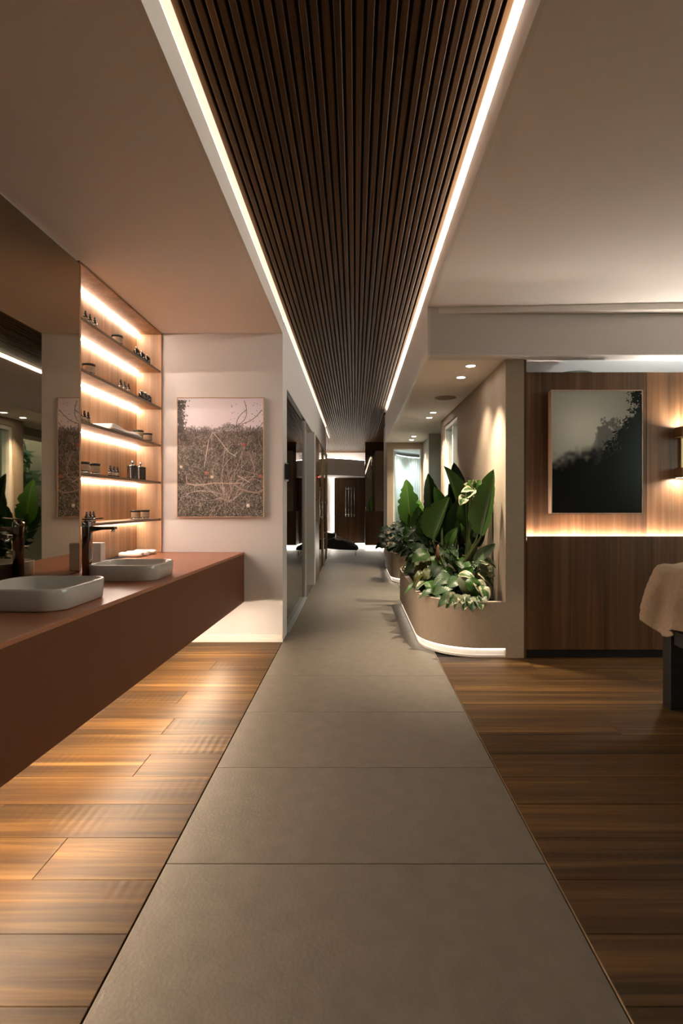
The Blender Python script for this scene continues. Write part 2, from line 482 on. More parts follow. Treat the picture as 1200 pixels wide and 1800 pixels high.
while y < YP - 0.02:
    y1 = min(y + PW, YP + 0.03)
    j = None
    for k, v in right_joint.items():
        if abs(k - y) < 0.09: j = v
    if j is None: j = random.choice((1.9, 2.15, 2.4, 1.7))
    xs = [0.612, j, min(j + 1.3, 4.2), 4.26]
    for a, b_ in zip(xs, xs[1:]):
        if b_ - a > 0.05:
            piece('plank', a, b_, y, y1, floor_wood, 0.0016, random.uniform(-0.0004, 0))
    y = y + PW
box('edge_strip', brass, 0.6065, 0.6115, -1.3, 4.2, -0.012, -0.0002, None)
e = bpy.data.objects['edge_strip']; fpart(e)
y = 1.0456 - 0.6 * 5
while y < 14.0:
    y1 = min(y + 0.6, 14.1)
    piece('tile', XC, 0.606, y, y1, tile_mat, 0.004, random.uniform(-0.0003, 0))
    if y > 3.6:
        piece('tile', 0.606, 1.5, max(y, 3.87), y1, tile_mat, 0.004, random.uniform(-0.0003, 0))
    if y > 5.9:
        piece('tile', -1.8, XC, y, y1, tile_mat, 0.004, random.uniform(-0.0003, 0))
    y += 0.6

# ------------------------------------------------------------------ ceiling and drops
ce = MB()
ce.box(-2.6, XC - 0.02, -2.0, YB + 0.05, HC, HC + 0.06)
ce.box(XR + 0.02, 4.3, -2.0, 3.73, HC, HC + 0.06)
ce.box(XR + 0.02, 1.55, 3.87, 9.05, HB, HB + 0.06)
ce.box(1.24, 4.3, 3.95, 5.6, 2.455, 2.52)                    # over the room behind the partition
ce.box(-0.76, -0.583, -2.0, 12.2, 2.738, 2.80)               # roofs of the two light coves
ce.box(0.503, 0.68, -2.0, 9.05, 2.738, 2.80)
ceil = ce.build('ceiling', ceil_paint)
struct(ceil, 'pale plaster ceiling on both sides of a long slatted wood recess', 'ceiling')
# roof slabs close the building
rf = MB()
rf.box(-2.7, 4.4, -2.1, 5.65, 2.86, 2.95); rf.box(-2.7, 1.55, 5.65, 9.1, 2.86, 2.95); rf.box(-2.7, 3.2, 9.1, 16.2, 2.86, 2.95)
struct(rf.build('roof', dark_void), 'roof slab above the ceilings', 'roof')
bk = box('slat_backing', dark_void, -0.5825, 0.5025, -2.0, 15.95, 2.752, 2.77, ceil)
npit = 30
pitch = 1.09 / npit
hw_ = pitch * 0.345; cf_ = 0.003
sprof = [(-hw_, 0.019), (-hw_, -0.017 + cf_), (-hw_ + cf_, -0.017), (hw_ - cf_, -0.017), (hw_, -0.017 + cf_), (hw_, 0.019)]
sm_mesh = MB().loops([[(x, y_, z) for x, z in sprof] for y_ in (-7.95, 9.95)], smooth=False).mesh('slat')
sm_mesh.materials.append(slat_wood)
for i in range(npit):
    o = bpy.data.objects.new('slat', sm_mesh); C.objects.link(o); o.parent = ceil
    o.location = (-0.585 + pitch * (i + 0.5), 5.98, 2.733 + random.uniform(-0.001, 0.001))
ms = MB()
for side in (0, 1):
    x = -0.585 - pitch / 2 if side == 0 else 0.505 + pitch / 2
    while -2.45 < x < 1.5:
        if side == 0:
            ms.box(x - pitch * .35, x + pitch * .35, 10.75, 15.93 if x > -1.6 else 13.93, 2.716, 2.752)
        else:
            ms.box(x - pitch * .35, x + pitch * .35, 9.2 if x < 0.64 else 10.95, 15.93 if x < 0.62 else 13.93, 2.716, 2.752)
        x += -pitch if side == 0 else pitch
o = ms.build('lounge_slats', slat_wood, ceil); o['kind'] = 'stuff'
bk2 = MB().box(-2.5, -0.575, 10.75, 15.95, 2.753, 2.77).box(0.495, 1.5, 9.1, 15.95, 2.753, 2.77).build('lounge_slat_backing', dark_void, ceil)

struct(MB().box(XC - 0.02, XC, -2.0, YB, HC, ZT).build('trim_1', trim_white), 'pale drop edge along the left of the slatted ceiling', 'trim')
struct(MB().box(XR, XR + 0.02, -2.0, 3.73, HC, ZT).box(XR, XR + 0.02, 3.73, 9.05, HB, ZT).build('trim_2', trim_white),
       'pale drop edge along the right of the slatted ceiling', 'trim')
t = thing('light_strip', 'long warm light strip along left edge of slatted ceiling', 'light strip', (-0.609, 5.1, 2.684))
MB().box(-0.003, 0.005, -7.1, 7.1, 0.0025, 0.014).build('diffuser', led_cove, t)
MB().box(-0.006, 0.0055, -7.1, 7.1, 0.0003, 0.0024).build('channel', trim_white, t)
t = thing('light_strip', 'long warm light strip along right edge of slatted ceiling', 'light strip', (0.529, 3.35, 2.684))
MB().box(-0.005, 0.001, -5.3, 5.25, 0.0025, 0.020).build('diffuser', led_cove_r, t)
MB().box(-0.0055, 0.006, -5.3, 5.25, 0.0003, 0.0024).build('channel', trim_white, t)

# beam over the partition, with its tapering shadow step
bm_ = MB().box(XR + 0.02, 4.3, 3.73, 3.87, HB, HC)
struct(bm_.build('beam', white_paint), 'pale ceiling beam above the wood partition and planter', 'beam')
w = MB(); w.prism([(0.60, 3.728), (3.0, 3.60), (4.29, 3.60), (4.29, 3.729), (0.60, 3.729)], HC - 0.046, HC - 0.001)
struct(w.build('trim_3', ceil_paint), 'thin tapering step where ceiling meets the beam', 'trim')

# ------------------------------------------------------------------ walls
struct(MB().box(XL - 0.15, XL - 0.005, -2.0, 3.0, 0, HC).box(-1.9, -1.86, 3.0, 4.32, 0, HC).box(-1.86, XL, 3.0, 4.3, 0, 0.33)
       .build('wall_left', white_paint), 'wall behind the vanity mirror and shelf niche', 'wall')
wf = MB().box(-2.6, XC, YB, YB + 0.12, 0, HC + 0.1)
wf.box(XC - 0.09, XC, YB + 0.12, 4.565, 0, 2.149)
struct(wf.build('wall_front', white_paint), 'white wall end carrying the field photograph', 'wall')
struct(MB().box(XC - 0.12, XC, YB + 0.12, 10.7, 2.15, ZT).build('wall_header', white_paint), 'white header over the corridor doors up to the slatted ceiling', 'wall')
wc = MB()
wc.box(-1.5, -0.572, 7.30, 7.50, 0, 2.15)
wc.box(XC - 0.12, XC, 6.30, 6.34, 0, 2.15)
struct(wc.build('wall_corridor', white_paint), 'white corridor wall end between glass door and wooden door', 'wall')
struct(MB().box(-1.6, -1.5, 4.4, 10.8, 0, 2.86).box(-2.6, -1.5, 10.7, 10.8, 0, 2.86).build('wall_service', grey_plaster), 'wall behind the corridor doors', 'wall')
struct(MB().box(4.3, 4.4, -2.1, 0.2, 0, 2.86).box(4.3, 4.4, 2.6, 5.7, 0, 2.86).box(4.3, 4.4, 0.2, 2.6, 0, 1.2).box(4.3, 4.4, 0.2, 2.6, 2.42, 2.86)
       .box(1.27, 4.4, 5.56, 5.64, 0, 2.86).build('wall_right', white_paint), 'wall at the right end of the treatment room', 'wall')
struct(MB().box(-2.7, 1.5, -2.1, -2.0, 0, 2.86).box(2.0, 4.4, -2.1, -2.0, 0, 2.86).box(1.5, 2.0, -2.1, -2.0, 1.9, 2.86).box(1.5, 2.0, -2.1, -2.0, 0, 1.0)
       .build('wall_back', white_paint), 'wall behind the viewer', 'wall')
# planter back wall with window opening
WY0, WY1, WZ0, WZ1 = 5.66, 6.55, 0.55, 2.115
wp = MB().box(1.112, 1.247, YP, WY0, 0, HB).box(1.112, 1.247, WY1, 6.74, 0, HB).box(1.112, 1.247, WY0, WY1, 0, WZ0).box(1.112, 1.247, WY0, WY1, WZ1, HB)
struct(wp.build('wall_planter', beige_plaster), 'beige textured wall behind the large planter', 'wall')
struct(box('trim_4', panel_wood, 1.2475, 1.266, YP + 0.004, 3.95, 0, HB - 0.002), 'narrow wood edge strip beside the beige wall end', 'trim')
wr = MB().box(1.247, 1.45, 6.70, 6.74, 0, HB)                       # recess with garden window
wr.box(1.37, 1.45, 6.74, 6.86, 0, HB).box(1.37, 1.45, 7.80, 7.90, 0, HB).box(1.37, 1.45, 6.86, 7.80, 2.10, HB).box(1.37, 1.45, 6.86, 7.8, 0, 0.12)
wr.box(1.12, 1.45, 7.90, 8.0, 0, HB)
wr.box(1.18, 1.26, 8.0, 9.06, 0, HB)
struct(wr.build('wall_recess', grey_plaster), 'grey green wall of the recess beyond the window', 'wall')
d1 = MB().box(1.165, 1.18, 8.12, 8.95, 0, 2.02)
struct(d1.build('door_1', grey_plaster), 'grey door leaf behind the far planter', 'door')
OX0, OX1, OZ1 = 0.664, 1.150, 2.10
we = MB().box(0.555, OX0, 9.05, 9.15, 0, HB).box(OX1, 1.26, 9.05, 9.15, 0, HB).box(OX0, OX1, 9.05, 9.15, OZ1, HB).box(OX0, OX1, 9.05, 9.15, 0, 0.3)
we.box(0.555, 3.2, 9.05, 9.15, HB, 2.86).box(1.26, 3.2, 9.05, 9.15, 0, HB)
we.box(0.60, 0.655, 9.15, 10.9, 0, 2.86)
we.box(0.655, 3.2, 10.88, 10.95, 0, 2.86).box(3.1, 3.2, 9.15, 10.9, 0, 2.86)
struct(we.build('wall_end', beige_plaster), 'beige end wall framing the bright fluted room', 'wall')
struct(MB().box(-2.6, -0.565, YF, YF + 0.1, 0, 2.15).box(-2.6, -2.5, 10.8, 16.1, 0, 2.86).box(-2.6, 1.6, 15.98, 16.1, 0, 2.86).box(1.5, 1.6, YF, 16.1, 0, 2.86).box(1.5, 1.6, 10.95, YF, 0, 2.86).box(-0.565, 1.6, YF + 0.05, YF + 0.1, 0, 2.15)
       .build('wall_lounge', white_paint), 'pale wall of the far lounge', 'wall')
# baseboard of the short wall: two steps
bb = MB().box(-1.58, XC, YB - 0.012, YB, 0.0, 0.058).box(-1.58, XC + 0.004, YB - 0.022, YB - 0.012, 0, 0.03)
struct(bb.build('baseboard_front', trim_white, bevel=0.002), 'stepped white baseboard under the white wall', 'baseboard')

# ------------------------------------------------------------------ windows
def window(name, x0, x1, y0, y1, z0, z1, along, label, mull=1):
    t = thing(name, label, 'window', ((x0 + x1) / 2, (y0 + y1) / 2, z0)); struct(t)
    hx, hy, h = (x1 - x0) / 2, (y1 - y0) / 2, z1 - z0
    f = 0.05
    fm = MB()
    if along == 'y':
        fm.box(-hx, hx, -hy, -hy + f, 0, h).box(-hx, hx, hy - f, hy, 0, h).box(-hx, hx, -hy + f, hy - f, 0, f).box(-hx, hx, -hy + f, hy - f, h - f, h)
        fm.build('window_frame', trim_white, t, bevel=0.003)
        for k in range(mull):
            yy = -hy + (2 * hy) * (k + 1) / (mull + 1)
            MB().box(-hx * .7, hx * .7, yy - 0.025, yy + 0.025, f, h - f).build('mullion', trim_white, t)
        MB().box(-0.003, 0.003, -hy + f, hy - f, f, h - f).build('pane', clear_glass, t)
    else:
        fm.box(-hx, -hx + f, -hy, hy, 0, h).box(hx - f, hx, -hy, hy, 0, h).box(-hx + f, hx - f, -hy, hy, 0, f).box(-hx + f, hx - f, -hy, hy, h - f, h)
        fm.build('window_frame', trim_white, t, bevel=0.003)
        for k in range(mull):
            xx = -hx + (2 * hx) * (k + 1) / (mull + 1)
            MB().box(xx - 0.025, xx + 0.025, -hy * .7, hy * .7, f, h - f).build('mullion', trim_white, t)
        MB().box(-hx + f, hx - f, -0.003, 0.003, f, h - f).build('pane', clear_glass, t)
    return t
window('window_1', 1.13, 1.23, WY0, WY1, WZ0, WZ1, 'y', 'tall framed window in beige wall beyond the big leaves')
window('window_2', 1.38, 1.44, 6.86, 7.80, 0.12, 2.10, 'y', 'garden window in the recess, seen in the vanity mirror', 0)
window('window_3', 4.31, 4.39, 0.2, 2.6, 1.2, 2.42, 'y', 'wide window at the right end of the treatment room', 2)
window('window_4', 1.5, 2.0, -2.09, -2.01, 1.0, 1.9, 'x', 'small garden window behind the viewer', 0)
fw = thing('window_5', 'glazed opening into the bright fluted room behind banana leaf', 'window', (0.907, 9.1, 0.3)); struct(fw)
MB().box(-0.243, -0.225, -0.05, 0.05, 0, 1.8).box(0.225, 0.243, -0.05, 0.05, 0, 1.8).box(-0.225, 0.225, -0.05, 0.05, 1.785, 1.8).build('window_frame', trim_white, fw)
MB().box(-0.225, 0.225, -0.003, 0.003, 0, 1.785).build('pane', clear_glass, fw)

# fluted room: quarter-round wall of ribs lit from above and below
fcx, fcy, fr = 2.2, 9.30, 1.5
arc = [(fcx - fr * math.cos(a), fcy + fr * math.sin(a)) for a in np.linspace(0, PI / 2, 31)]
arc2 = [(fcx - (fr + 0.04) * math.cos(a), fcy + (fr + 0.04) * math.sin(a)) for a in np.linspace(0, PI / 2, 31)]
flw = MB().prism(arc + arc2[::-1], 0, 2.06)
flt = struct(flw.build('wall_fluted', plain('flute_white', (0.82, 0.84, 0.82), 0.5, var=0.02)), 'curved white fluted wall in the bright room', 'wall')
rib = MB().lathe([(0.028, 0), (0.028, 2.055)], n=8).mesh('rib'); rib.materials.append(MATS['flute_white'])
for k in range(32):
    a = PI / 2 * (k + 0.5) / 32
    o = bpy.data.objects.new('rib', rib); C.objects.link(o); o.parent = flt
    o.location = (fcx - (fr - 0.006) * math.cos(a), fcy + (fr - 0.006) * math.sin(a), 0)
fc = box('ceiling_fluted', ceil_paint, 0.655, 3.1, 9.15, 10.88, 2.16, 2.2); struct(fc, 'white ceiling of the bright fluted room', 'ceiling')
def arcled(r, z0, z1, name, label):
    A = [(fcx - r * math.cos(a), fcy + r * math.sin(a)) for a in np.linspace(0.03, PI / 2, 25)]
    B = [(fcx - (r - 0.02) * math.cos(a), fcy + (r - 0.02) * math.sin(a)) for a in np.linspace(0.03, PI / 2, 25)]
    tag(MB().prism(A + B[::-1], z0, z1).build(name, led_flute), label, 'light strip')
arcled(fr + 0.035, 2.065, 2.08, 'light_strip', 'curved white light strip above the fluted wall')
arcled(fr - 0.07, 0.005, 0.02, 'light_strip', 'curved white light strip at foot of the fluted wall')

# outside greenery beyond the garden windows
def shrub(name, loc, rx, ry, h, n, label):
    t = thing(name, label, 'shrub', loc, group='garden shrubs outside the windows')
    MB().tube([(0, 0, 0), (0.05, 0.02, h * .5), (0.0, 0.05, h * .9)], [0.05, 0.035, 0.01]).build('trunk', stem_mat, t)
    m = MB()
    for _ in range(n):
        u, v = random.random() * 2 * PI, math.acos(random.uniform(-1, 1)); r = random.random() ** 0.4
        c = Vector((rx * r * math.sin(v) * math.cos(u), ry * r * math.sin(v) * math.sin(u), h * .55 + h * .5 * r * math.cos(v)))
        d = Vector((random.uniform(-1, 1), random.uniform(-1, 1), random.uniform(-.6, .8))).normalized()
        e_ = d.orthogonal().normalized(); s = random.uniform(.08, .16)
        m.add([c - d * s, c + e_ * s * .4, c + d * s, c - e_ * s * .4], [(0, 1, 2, 3)])
    o = m.build('foliage', lf_garden, t, fix=False); o['kind'] = 'stuff'
gnd = box('garden_ground', plain('lawn', (0.05, 0.10, 0.03), 0.9, var=0.3, vscale=6, bump=0.8, bscale=40), -20, 24, -20, 30, -0.3, -0.1)
struct(gnd, 'lawn outside the windows', 'ground')
for k, (x, y) in enumerate([(2.62, 8.2), (4.6, 10.4), (7.2, 9.4), (3.9, 7.2), (2.35, 6.55), (8.6, 1.4), (9.0, 3.6), (8.2, -.8), (1.4, -5), (3.5, -5.5), (-0.8, -6)]):
    shrub('garden_shrub', (x, y, -0.1), *((0.72, 0.72, 2.5, 1500) if k in (0, 4) else (0.9, 0.9, 2.0 + .4 * (k % 3), 900)),
          ['leafy green shrub outside the recess window, nearest the far wall', 'rounded shrub outside the recess window, second row', 'shrub furthest out beyond the recess window',
           'shrub standing right outside the recess window', 'shrub beyond the framed window in the beige wall', 'middle shrub outside the right room window', 'far shrub outside the right room window',
           'near shrub outside the right room window', 'middle shrub outside the window behind the viewer', 'right shrub outside the window behind the viewer', 'left shrub outside the window behind the viewer'][k])

# ------------------------------------------------------------------ vanity wall: mirror and niche
mi = box('wall_mirror', mirror_bronze, -1.603, -1.597, -1.2, 3.008, 0.744, 2.535)
tag(mi, 'large bronze tinted mirror above the terracotta vanity', 'mirror')
su = thing('shelf_unit', 'backlit oak shelf niche with five shelves beside bronze mirror', 'shelf', (-1.70, 3.655, 0.0))
NY = 0.645
MB().box(-0.112, -0.10, -NY, NY, 0.745, 2.535).build('back_panel', shelf_wood, su)
MB().box(-0.10, 0.103, -NY, -NY + 0.018, 0.745, 2.535).build('side_panel', shelf_wood, su)
MB().box(-0.10, 0.103, NY - 0.018, NY - 0.001, 0.745, 2.535).build('side_panel', shelf_wood, su)
MB().box(-0.112, 0.103, -NY, NY, 2.536, 2.550).build('top_panel', shelf_wood, su)
SZ = [2.236, 1.935, 1.629, 1.323, 1.021]
for z in SZ:
    sh = MB().box(-0.10, 0.094, -NY + 0.018, NY - 0.018, z - 0.016, z).build('shelf', shelf_wood, su)
    MB().box(0.094, 0.098, -NY + 0.018, NY - 0.018, z - 0.017, z + 0.0005).build('front_edge', edge_wood, sh)
    tr_ = MB().box(-0.0985, -0.086, -NY + 0.02, NY - 0.02, z - 0.026, z - 0.0162).build('light_strip', led_shelf, sh)
MB().box(-0.0985, -0.086, -NY + 0.02, NY - 0.02, 2.526, 2.5355).build('light_strip', led_shelf, su)

# ------------------------------------------------------------------ vanity counter
CZ0, CZ1 = 0.330, 0.742
def cxf(y): return -0.919 - (4.264 - y) * (1.011 - 0.919) / (4.264 - 1.479)
va = thing('vanity_counter', 'long floating terracotta vanity counter along the left wall', 'counter', (-1.3, 1.6, CZ0))
def vpoly(ins, y0, y1, xw=-1.597):
    return [(xw + 1.3, y0 - 1.6), (cxf(y0) - ins + 1.3, y0 - 1.6), (cxf(y1) - ins + 1.3, y1 - 1.6), (xw + 1.3, y1 - 1.6)]
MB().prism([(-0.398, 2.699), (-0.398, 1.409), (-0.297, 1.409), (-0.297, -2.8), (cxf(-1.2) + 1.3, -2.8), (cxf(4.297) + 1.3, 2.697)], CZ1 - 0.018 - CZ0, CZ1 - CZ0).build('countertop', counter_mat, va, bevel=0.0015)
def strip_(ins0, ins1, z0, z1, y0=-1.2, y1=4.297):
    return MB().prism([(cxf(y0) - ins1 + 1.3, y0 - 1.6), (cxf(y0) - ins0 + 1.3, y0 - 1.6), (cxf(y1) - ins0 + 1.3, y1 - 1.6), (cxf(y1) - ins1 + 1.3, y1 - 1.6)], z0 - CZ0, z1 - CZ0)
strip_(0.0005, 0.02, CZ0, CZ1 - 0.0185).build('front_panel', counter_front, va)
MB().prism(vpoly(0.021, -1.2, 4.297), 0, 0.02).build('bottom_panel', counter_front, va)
strip_(0.10, 0.12, CZ0 - 0.012, CZ0 - 0.0005, -1.1, 4.08).build('light_strip', led_under, va)

# ------------------------------------------------------------------ basins
def rrect(cx, cy, hx, hy, r, z, n=8):
    pts = []
    for qx, qy, a0 in ((1, 1, 0), (-1, 1, 90), (-1, -1, 180), (1, -1, 270)):
        for k in range(n + 1):
            a = math.radians(a0 + 90 * k / n)
            pts.append((cx + qx * (hx - r) + r * math.cos(a), cy + qy * (hy - r) + r * math.sin(a), z))
    return pts
def basin(loc, hx, hy, label):
    t = thing('wash_basin', label, 'basin', loc, group='ceramic wash basins')
    r = 0.085
    rings = [rrect(0, 0, hx - 0.012, hy - 0.012, r - 0.01, 0.0), rrect(0, 0, hx - 0.004, hy - 0.004, r, 0.006), rrect(0, 0, hx, hy, r, 0.078),
             rrect(0, 0, hx - 0.002, hy - 0.002, r, 0.083), rrect(0, 0, hx - 0.012, hy - 0.012, r - 0.008, 0.083), rrect(0, 0, hx - 0.015, hy - 0.015, r - 0.01, 0.079),
             rrect(0, 0, hx - 0.03, hy - 0.03, r - 0.012, 0.040), rrect(0, 0, hx - 0.06, hy - 0.06, r - 0.02, 0.022), rrect(0, 0, 0.03, 0.03, 0.025, 0.016)]
    MB().loops(rings).build('bowl', ceramic, t)
    MB().lathe([(0.0, 0.0165), (0.022, 0.0165), (0.024, 0.019), (0.019, 0.0225), (0.0, 0.0225)], n=18).build('drain', chrome, t)
    return t
basin((-1.205, 2.815, CZ1 + 0.0005), 0.186, 0.170, 'grey white ceramic basin further along the vanity, beside the tall faucet')
basin((-1.265, 2.085, CZ1 + 0.0005), 0.198, 0.192, 'grey white ceramic basin nearest the viewer, cut by left frame edge')
def faucet(loc, label):
    t = thing('faucet', label, 'faucet', loc, group='tall basin faucets')
    MB().lathe([(0.026, 0), (0.026, 0.006), (0.02, 0.008)], n=20).build('base', chrome, t)
    body = [rrect(0, 0, hx, hx, 0.006, z, 3) for hx, z in ((0.0205, 0.006), (0.0205, 0.25), (0.022, 0.27), (0.022, 0.302), (0.020, 0.305))]
    MB().loops(body).build('body', dark_chrome, t)
    sp = []
    for x, zc, hh, hw in ((0.012, 0.258, 0.022, 0.015), (0.03, 0.265, 0.014, 0.015), (0.08, 0.268, 0.0085, 0.0155), (0.14, 0.270, 0.0075, 0.0155), (0.152, 0.270, 0.007, 0.015)):
        sp.append([(x, -hw, zc - hh), (x, hw, zc - hh), (x, hw, zc + hh), (x, -hw, zc + hh)])
    MB().loops(sp, smooth=False).build('spout', dark_chrome, t, bevel=0.003)
    MB().lathe([(0.009, 0.250), (0.0095, 0.252), (0.0095, 0.263)], c=(0.136, 0, 0), n=14).build('aerator', chrome, t)
    MB().lathe([(0.014, 0.305), (0.014, 0.312)], n=16).build('lever_neck', chrome, t)
    lv = [[(x, -w_, z), (x, w_, z), (x, w_, z + 0.007), (x, -w_, z + 0.007)] for x, w_, z in ((-0.02, 0.017, 0.312), (0.02, 0.017, 0.313), (0.085, 0.010, 0.318))]
    MB().loops(lv, smooth=False).build('lever', dark_chrome, t, bevel=0.002)
    return t
faucet((-1.415, 2.745, CZ1 + 0.0005), 'tall dark chrome faucet behind the further basin, below the lowest shelf')
faucet((-1.492, 2.02, CZ1 + 0.0005), 'tall dark chrome faucet behind the nearer basin')
sd = thing('soap_dispenser', 'square white soap box standing behind the tall faucet', 'dispenser', (-1.558, 3.10, CZ1 + 0.0005))
MB().box(-0.055, 0.055, -0.03, 0.03, 0, 0.158).build('case', box_white, sd, bevel=0.004)
MB().box(-0.054, 0.054, -0.029, 0.029, 0.1585, 0.166).build('lid', box_white, sd, bevel=0.003)

# ------------------------------------------------------------------ bottles, jars, canisters, towels
def dropper(loc, label, group):
    t = thing('dropper_bottle', label, 'bottle', loc, group=group)
    MB().lathe([(0.0118, 0), (0.0125, 0.002), (0.0125, 0.036), (0.011, 0.041), (0.006, 0.045), (0.006, 0.048)], n=14).build('body', bottle_glass, t)
    MB().lathe([(0.0127, 0.008), (0.0127, 0.030)], n=14).build('label', label_mat, t)
    MB().lathe([(0.0076, 0.047), (0.0076, 0.057), (0.005, 0.058)], n=12).build('collar', bottle_cap, t)
    MB().lathe([(0.0048, 0.058), (0.0055, 0.063), (0.0048, 0.070), (0.002, 0.074)], n=12).build('bulb', bottle_cap, t)
    return t
def pump(loc, label, group):
    t = thing('lotion_bottle', label, 'bottle', loc, group=group)
    MB().lathe([(0.021, 0), (0.0225, 0.002), (0.0225, 0.046), (0.019, 0.054), (0.009, 0.059), (0.009, 0.061)], n=16).build('body', bottle_glass, t)
    MB().lathe([(0.010, 0.0605), (0.010, 0.074), (0.008, 0.0755)], n=14).build('cap', cap_silver, t)
    return t
def jar(loc, label, group):
    t = thing('candle_jar', label, 'jar', loc, group=group)
    MB().lathe([(0.033, 0), (0.036, 0.003), (0.036, 0.010), (0.034, 0.012)], n=24).build('foot', cap_silver, t)
    MB().lathe([(0.0345, 0.012), (0.0355, 0.014), (0.0355, 0.060)], n=24).build('body', jar_dark, t)
    # pale paper label wrapped round the near side of the jar
    P = [[(0.0360 * math.cos(a), 0.0360 * math.sin(a), z) for a in np.linspace(-2.2, 0.15, 12)] for z in (0.016, 0.056)]
    MB().grid(P).build('label', jar_wax, t)
    MB().lathe([(0.0375, 0.060), (0.0385, 0.062), (0.0385, 0.069), (0.037, 0.0705)], n=24).build('lid', bottle_cap, t)
    return t
def canister(loc, label, group):
    t = thing('ribbed_canister', label, 'canister', loc, group=group)
    prof = []
    for k in range(11):
        z = 0.004 + k * 0.0078
        prof += [(0.0365, z), (0.0385, z + 0.0025), (0.0385, z + 0.0052), (0.0365, z + 0.0075)]
    MB().lathe([(0.034, 0)] + prof, n=24).build('body', jar_dark, t)
    MB().lathe([(0.039, 0.0905), (0.039, 0.097), (0.02, 0.103), (0.006, 0.105)], n=24).build('lid', jar_dark, t)
    MB().lathe([(0.003, 0.105), (0.004, 0.112), (0.010, 0.119), (0.0115, 0.126), (0.008, 0.134), (0.002, 0.138)], n=14).build('knob', cap_silver, t)
    return t
def sy(px, X=-1.64): return -X * FPX / (VPX - px)
shelf_word = ['top', 'second highest', 'middle', 'second lowest', 'lowest']
pos3 = ['leftmost', 'middle', 'rightmost']
proto = {}
def put(kind, fn, px, si, label, group, X=None):
    X = {'drop': -1.632, 'pump': -1.634, 'jar': -1.652, 'can': -1.652}[kind]
    loc = (X, sy(px, X), SZ[si] + 0.0008)
    if kind not in proto:
        proto[kind] = fn(loc, label, group); return proto[kind]
    return copy_tree(proto[kind], loc, None, label, group)
for si, xs, where in ((0, (150, 158, 166.5), 'left end of'), (1, (212, 219, 226), 'centre of'), (2, (141.5, 148.5, 155), 'left end of'), (3, (193.5, 200, 206.5), 'centre of'), (4, (152, 158.5, 164.5), 'left end of')):
    for k, px in enumerate(xs):
        put('drop', dropper, px, si, f'{pos3[k]} of three dark dropper bottles at {where} the {shelf_word[si]} shelf', f'dropper bottles on the {shelf_word[si]} shelf')
for si, xs in ((0, (240, 250, 259)), (1, (249, 255.5, 261.5))):
    for k, px in enumerate(xs):
        put('pump', pump, px, si, f'{pos3[k]} of three wide dark bottles at right end of the {shelf_word[si]} shelf', f'lotion bottles on the {shelf_word[si]} shelf')
for si, px, lb in ((0, 206, 'dark rimmed candle jar alone near centre of the top shelf'), (1, 156, 'dark rimmed candle jar at left end of the second highest shelf'),
                   (2, 243, 'candle jar next to the white towel on the middle shelf'), (2, 259, 'candle jar at far right end of the middle shelf'),
                   (3, 146, 'candle jar beside the mirror edge on the second lowest shelf'), (3, 165, 'candle jar second from left on the second lowest shelf'),
                   (4, 238, 'left of two candle jars on the lowest shelf'), (4, 254, 'right of two candle jars on the lowest shelf')):
    put('jar', jar, px, si, lb, 'candle jars in the niche')
put('can', canister, 233, 3, 'left of two black ribbed canisters with knob lids on second lowest shelf', 'ribbed canisters')
put('can', canister, 247.5, 3, 'right of two black ribbed canisters with knob lids on second lowest shelf', 'ribbed canisters')

def soft_sheet(x0, x1, y0, y1, zf, th, nx=14, ny=22):
    """closed soft slab: top height zf(u,v) above its base, rounded rim"""
    top, bot = [], []
    for i in range(ny + 1):
        v = i / ny; rt, rb = [], []
        for j in range(nx + 1):
            u = j / nx
            ed = min(u, 1 - u, v, 1 - v); k = min(1, ed / 0.09) ; k = math.sqrt(max(0, 1 - (1 - k) ** 2))
            x = x0 + (x1 - x0) * u; y = y0 + (y1 - y0) * v
            rt.append((x, y, th * .35 + (zf(u, v) - th * .35) * k)); rb.append((x, y, th * .35 * (1 - k)))
        top.append(rt); bot.append(rb)
    m = MB(); m.grid(top); m.grid(bot)
    return m
t = thing('folded_towel', 'folded white towel lying on the middle shelf', 'towel', (-1.70, 3.68, SZ[2] + 0.0008))
soft_sheet(-0.085, 0.085, -0.22, 0.27, lambda u, v: 0.040 + 0.018 * math.sin(v * 9 + u) * (0.4 + v) * .5 + 0.010 * math.sin(v * 4.5 + 1), 0.04).build('towel_body', towel_mat, t)
MB().tube([(0.086 - 0.0, -0.25 + 0.05 * k, 0.016 + 0.003 * math.sin(k)) for k in range(10)], 0.0035).build('hem', towel_mat, t)
def roll(loc, label, first=None):
    if first: return copy_tree(first, loc, None, label)
    t = thing('rolled_towel', label, 'towel', loc, group='rolled towels on the vanity')
    R = 0.026; rings = []
    for k in range(17):
        x = -0.085 + 0.17 * k / 16
        e_ = min(k, 16 - k); rr = R * (0.72 if e_ == 0 else 0.95 if e_ == 1 else 1.0 + 0.02 * math.sin(k * 1.7))
        rings.append([(x, 1.25 * rr * math.cos(a), 0.0185 + 0.72 * rr * math.sin(a)) for a in np.linspace(0, 2 * PI, 18)[:-1]])
    MB().loops(rings).build('roll', towel_mat, t)
    MB().tube([(0.0858, 0.018 * math.exp(-.16 * s) * 1.2 * math.cos(s), 0.0185 + 0.72 * 0.018 * math.exp(-.16 * s) * math.sin(s)) for s in np.linspace(0, 12, 40)], 0.0022, n=5).build('coil', towel_mat, t)
    return t
r0 = roll((-1.675, 3.885, CZ1 + 0.0008), 'nearest of three white rolled towels on the vanity below the shelves')
roll((-1.67, 3.995, CZ1 + 0.0008), 'middle of three white rolled towels on the vanity below the shelves', r0)
roll((-1.66, 4.115, CZ1 + 0.0008), 'furthest of three white rolled towels on the vanity below the shelves', r0)

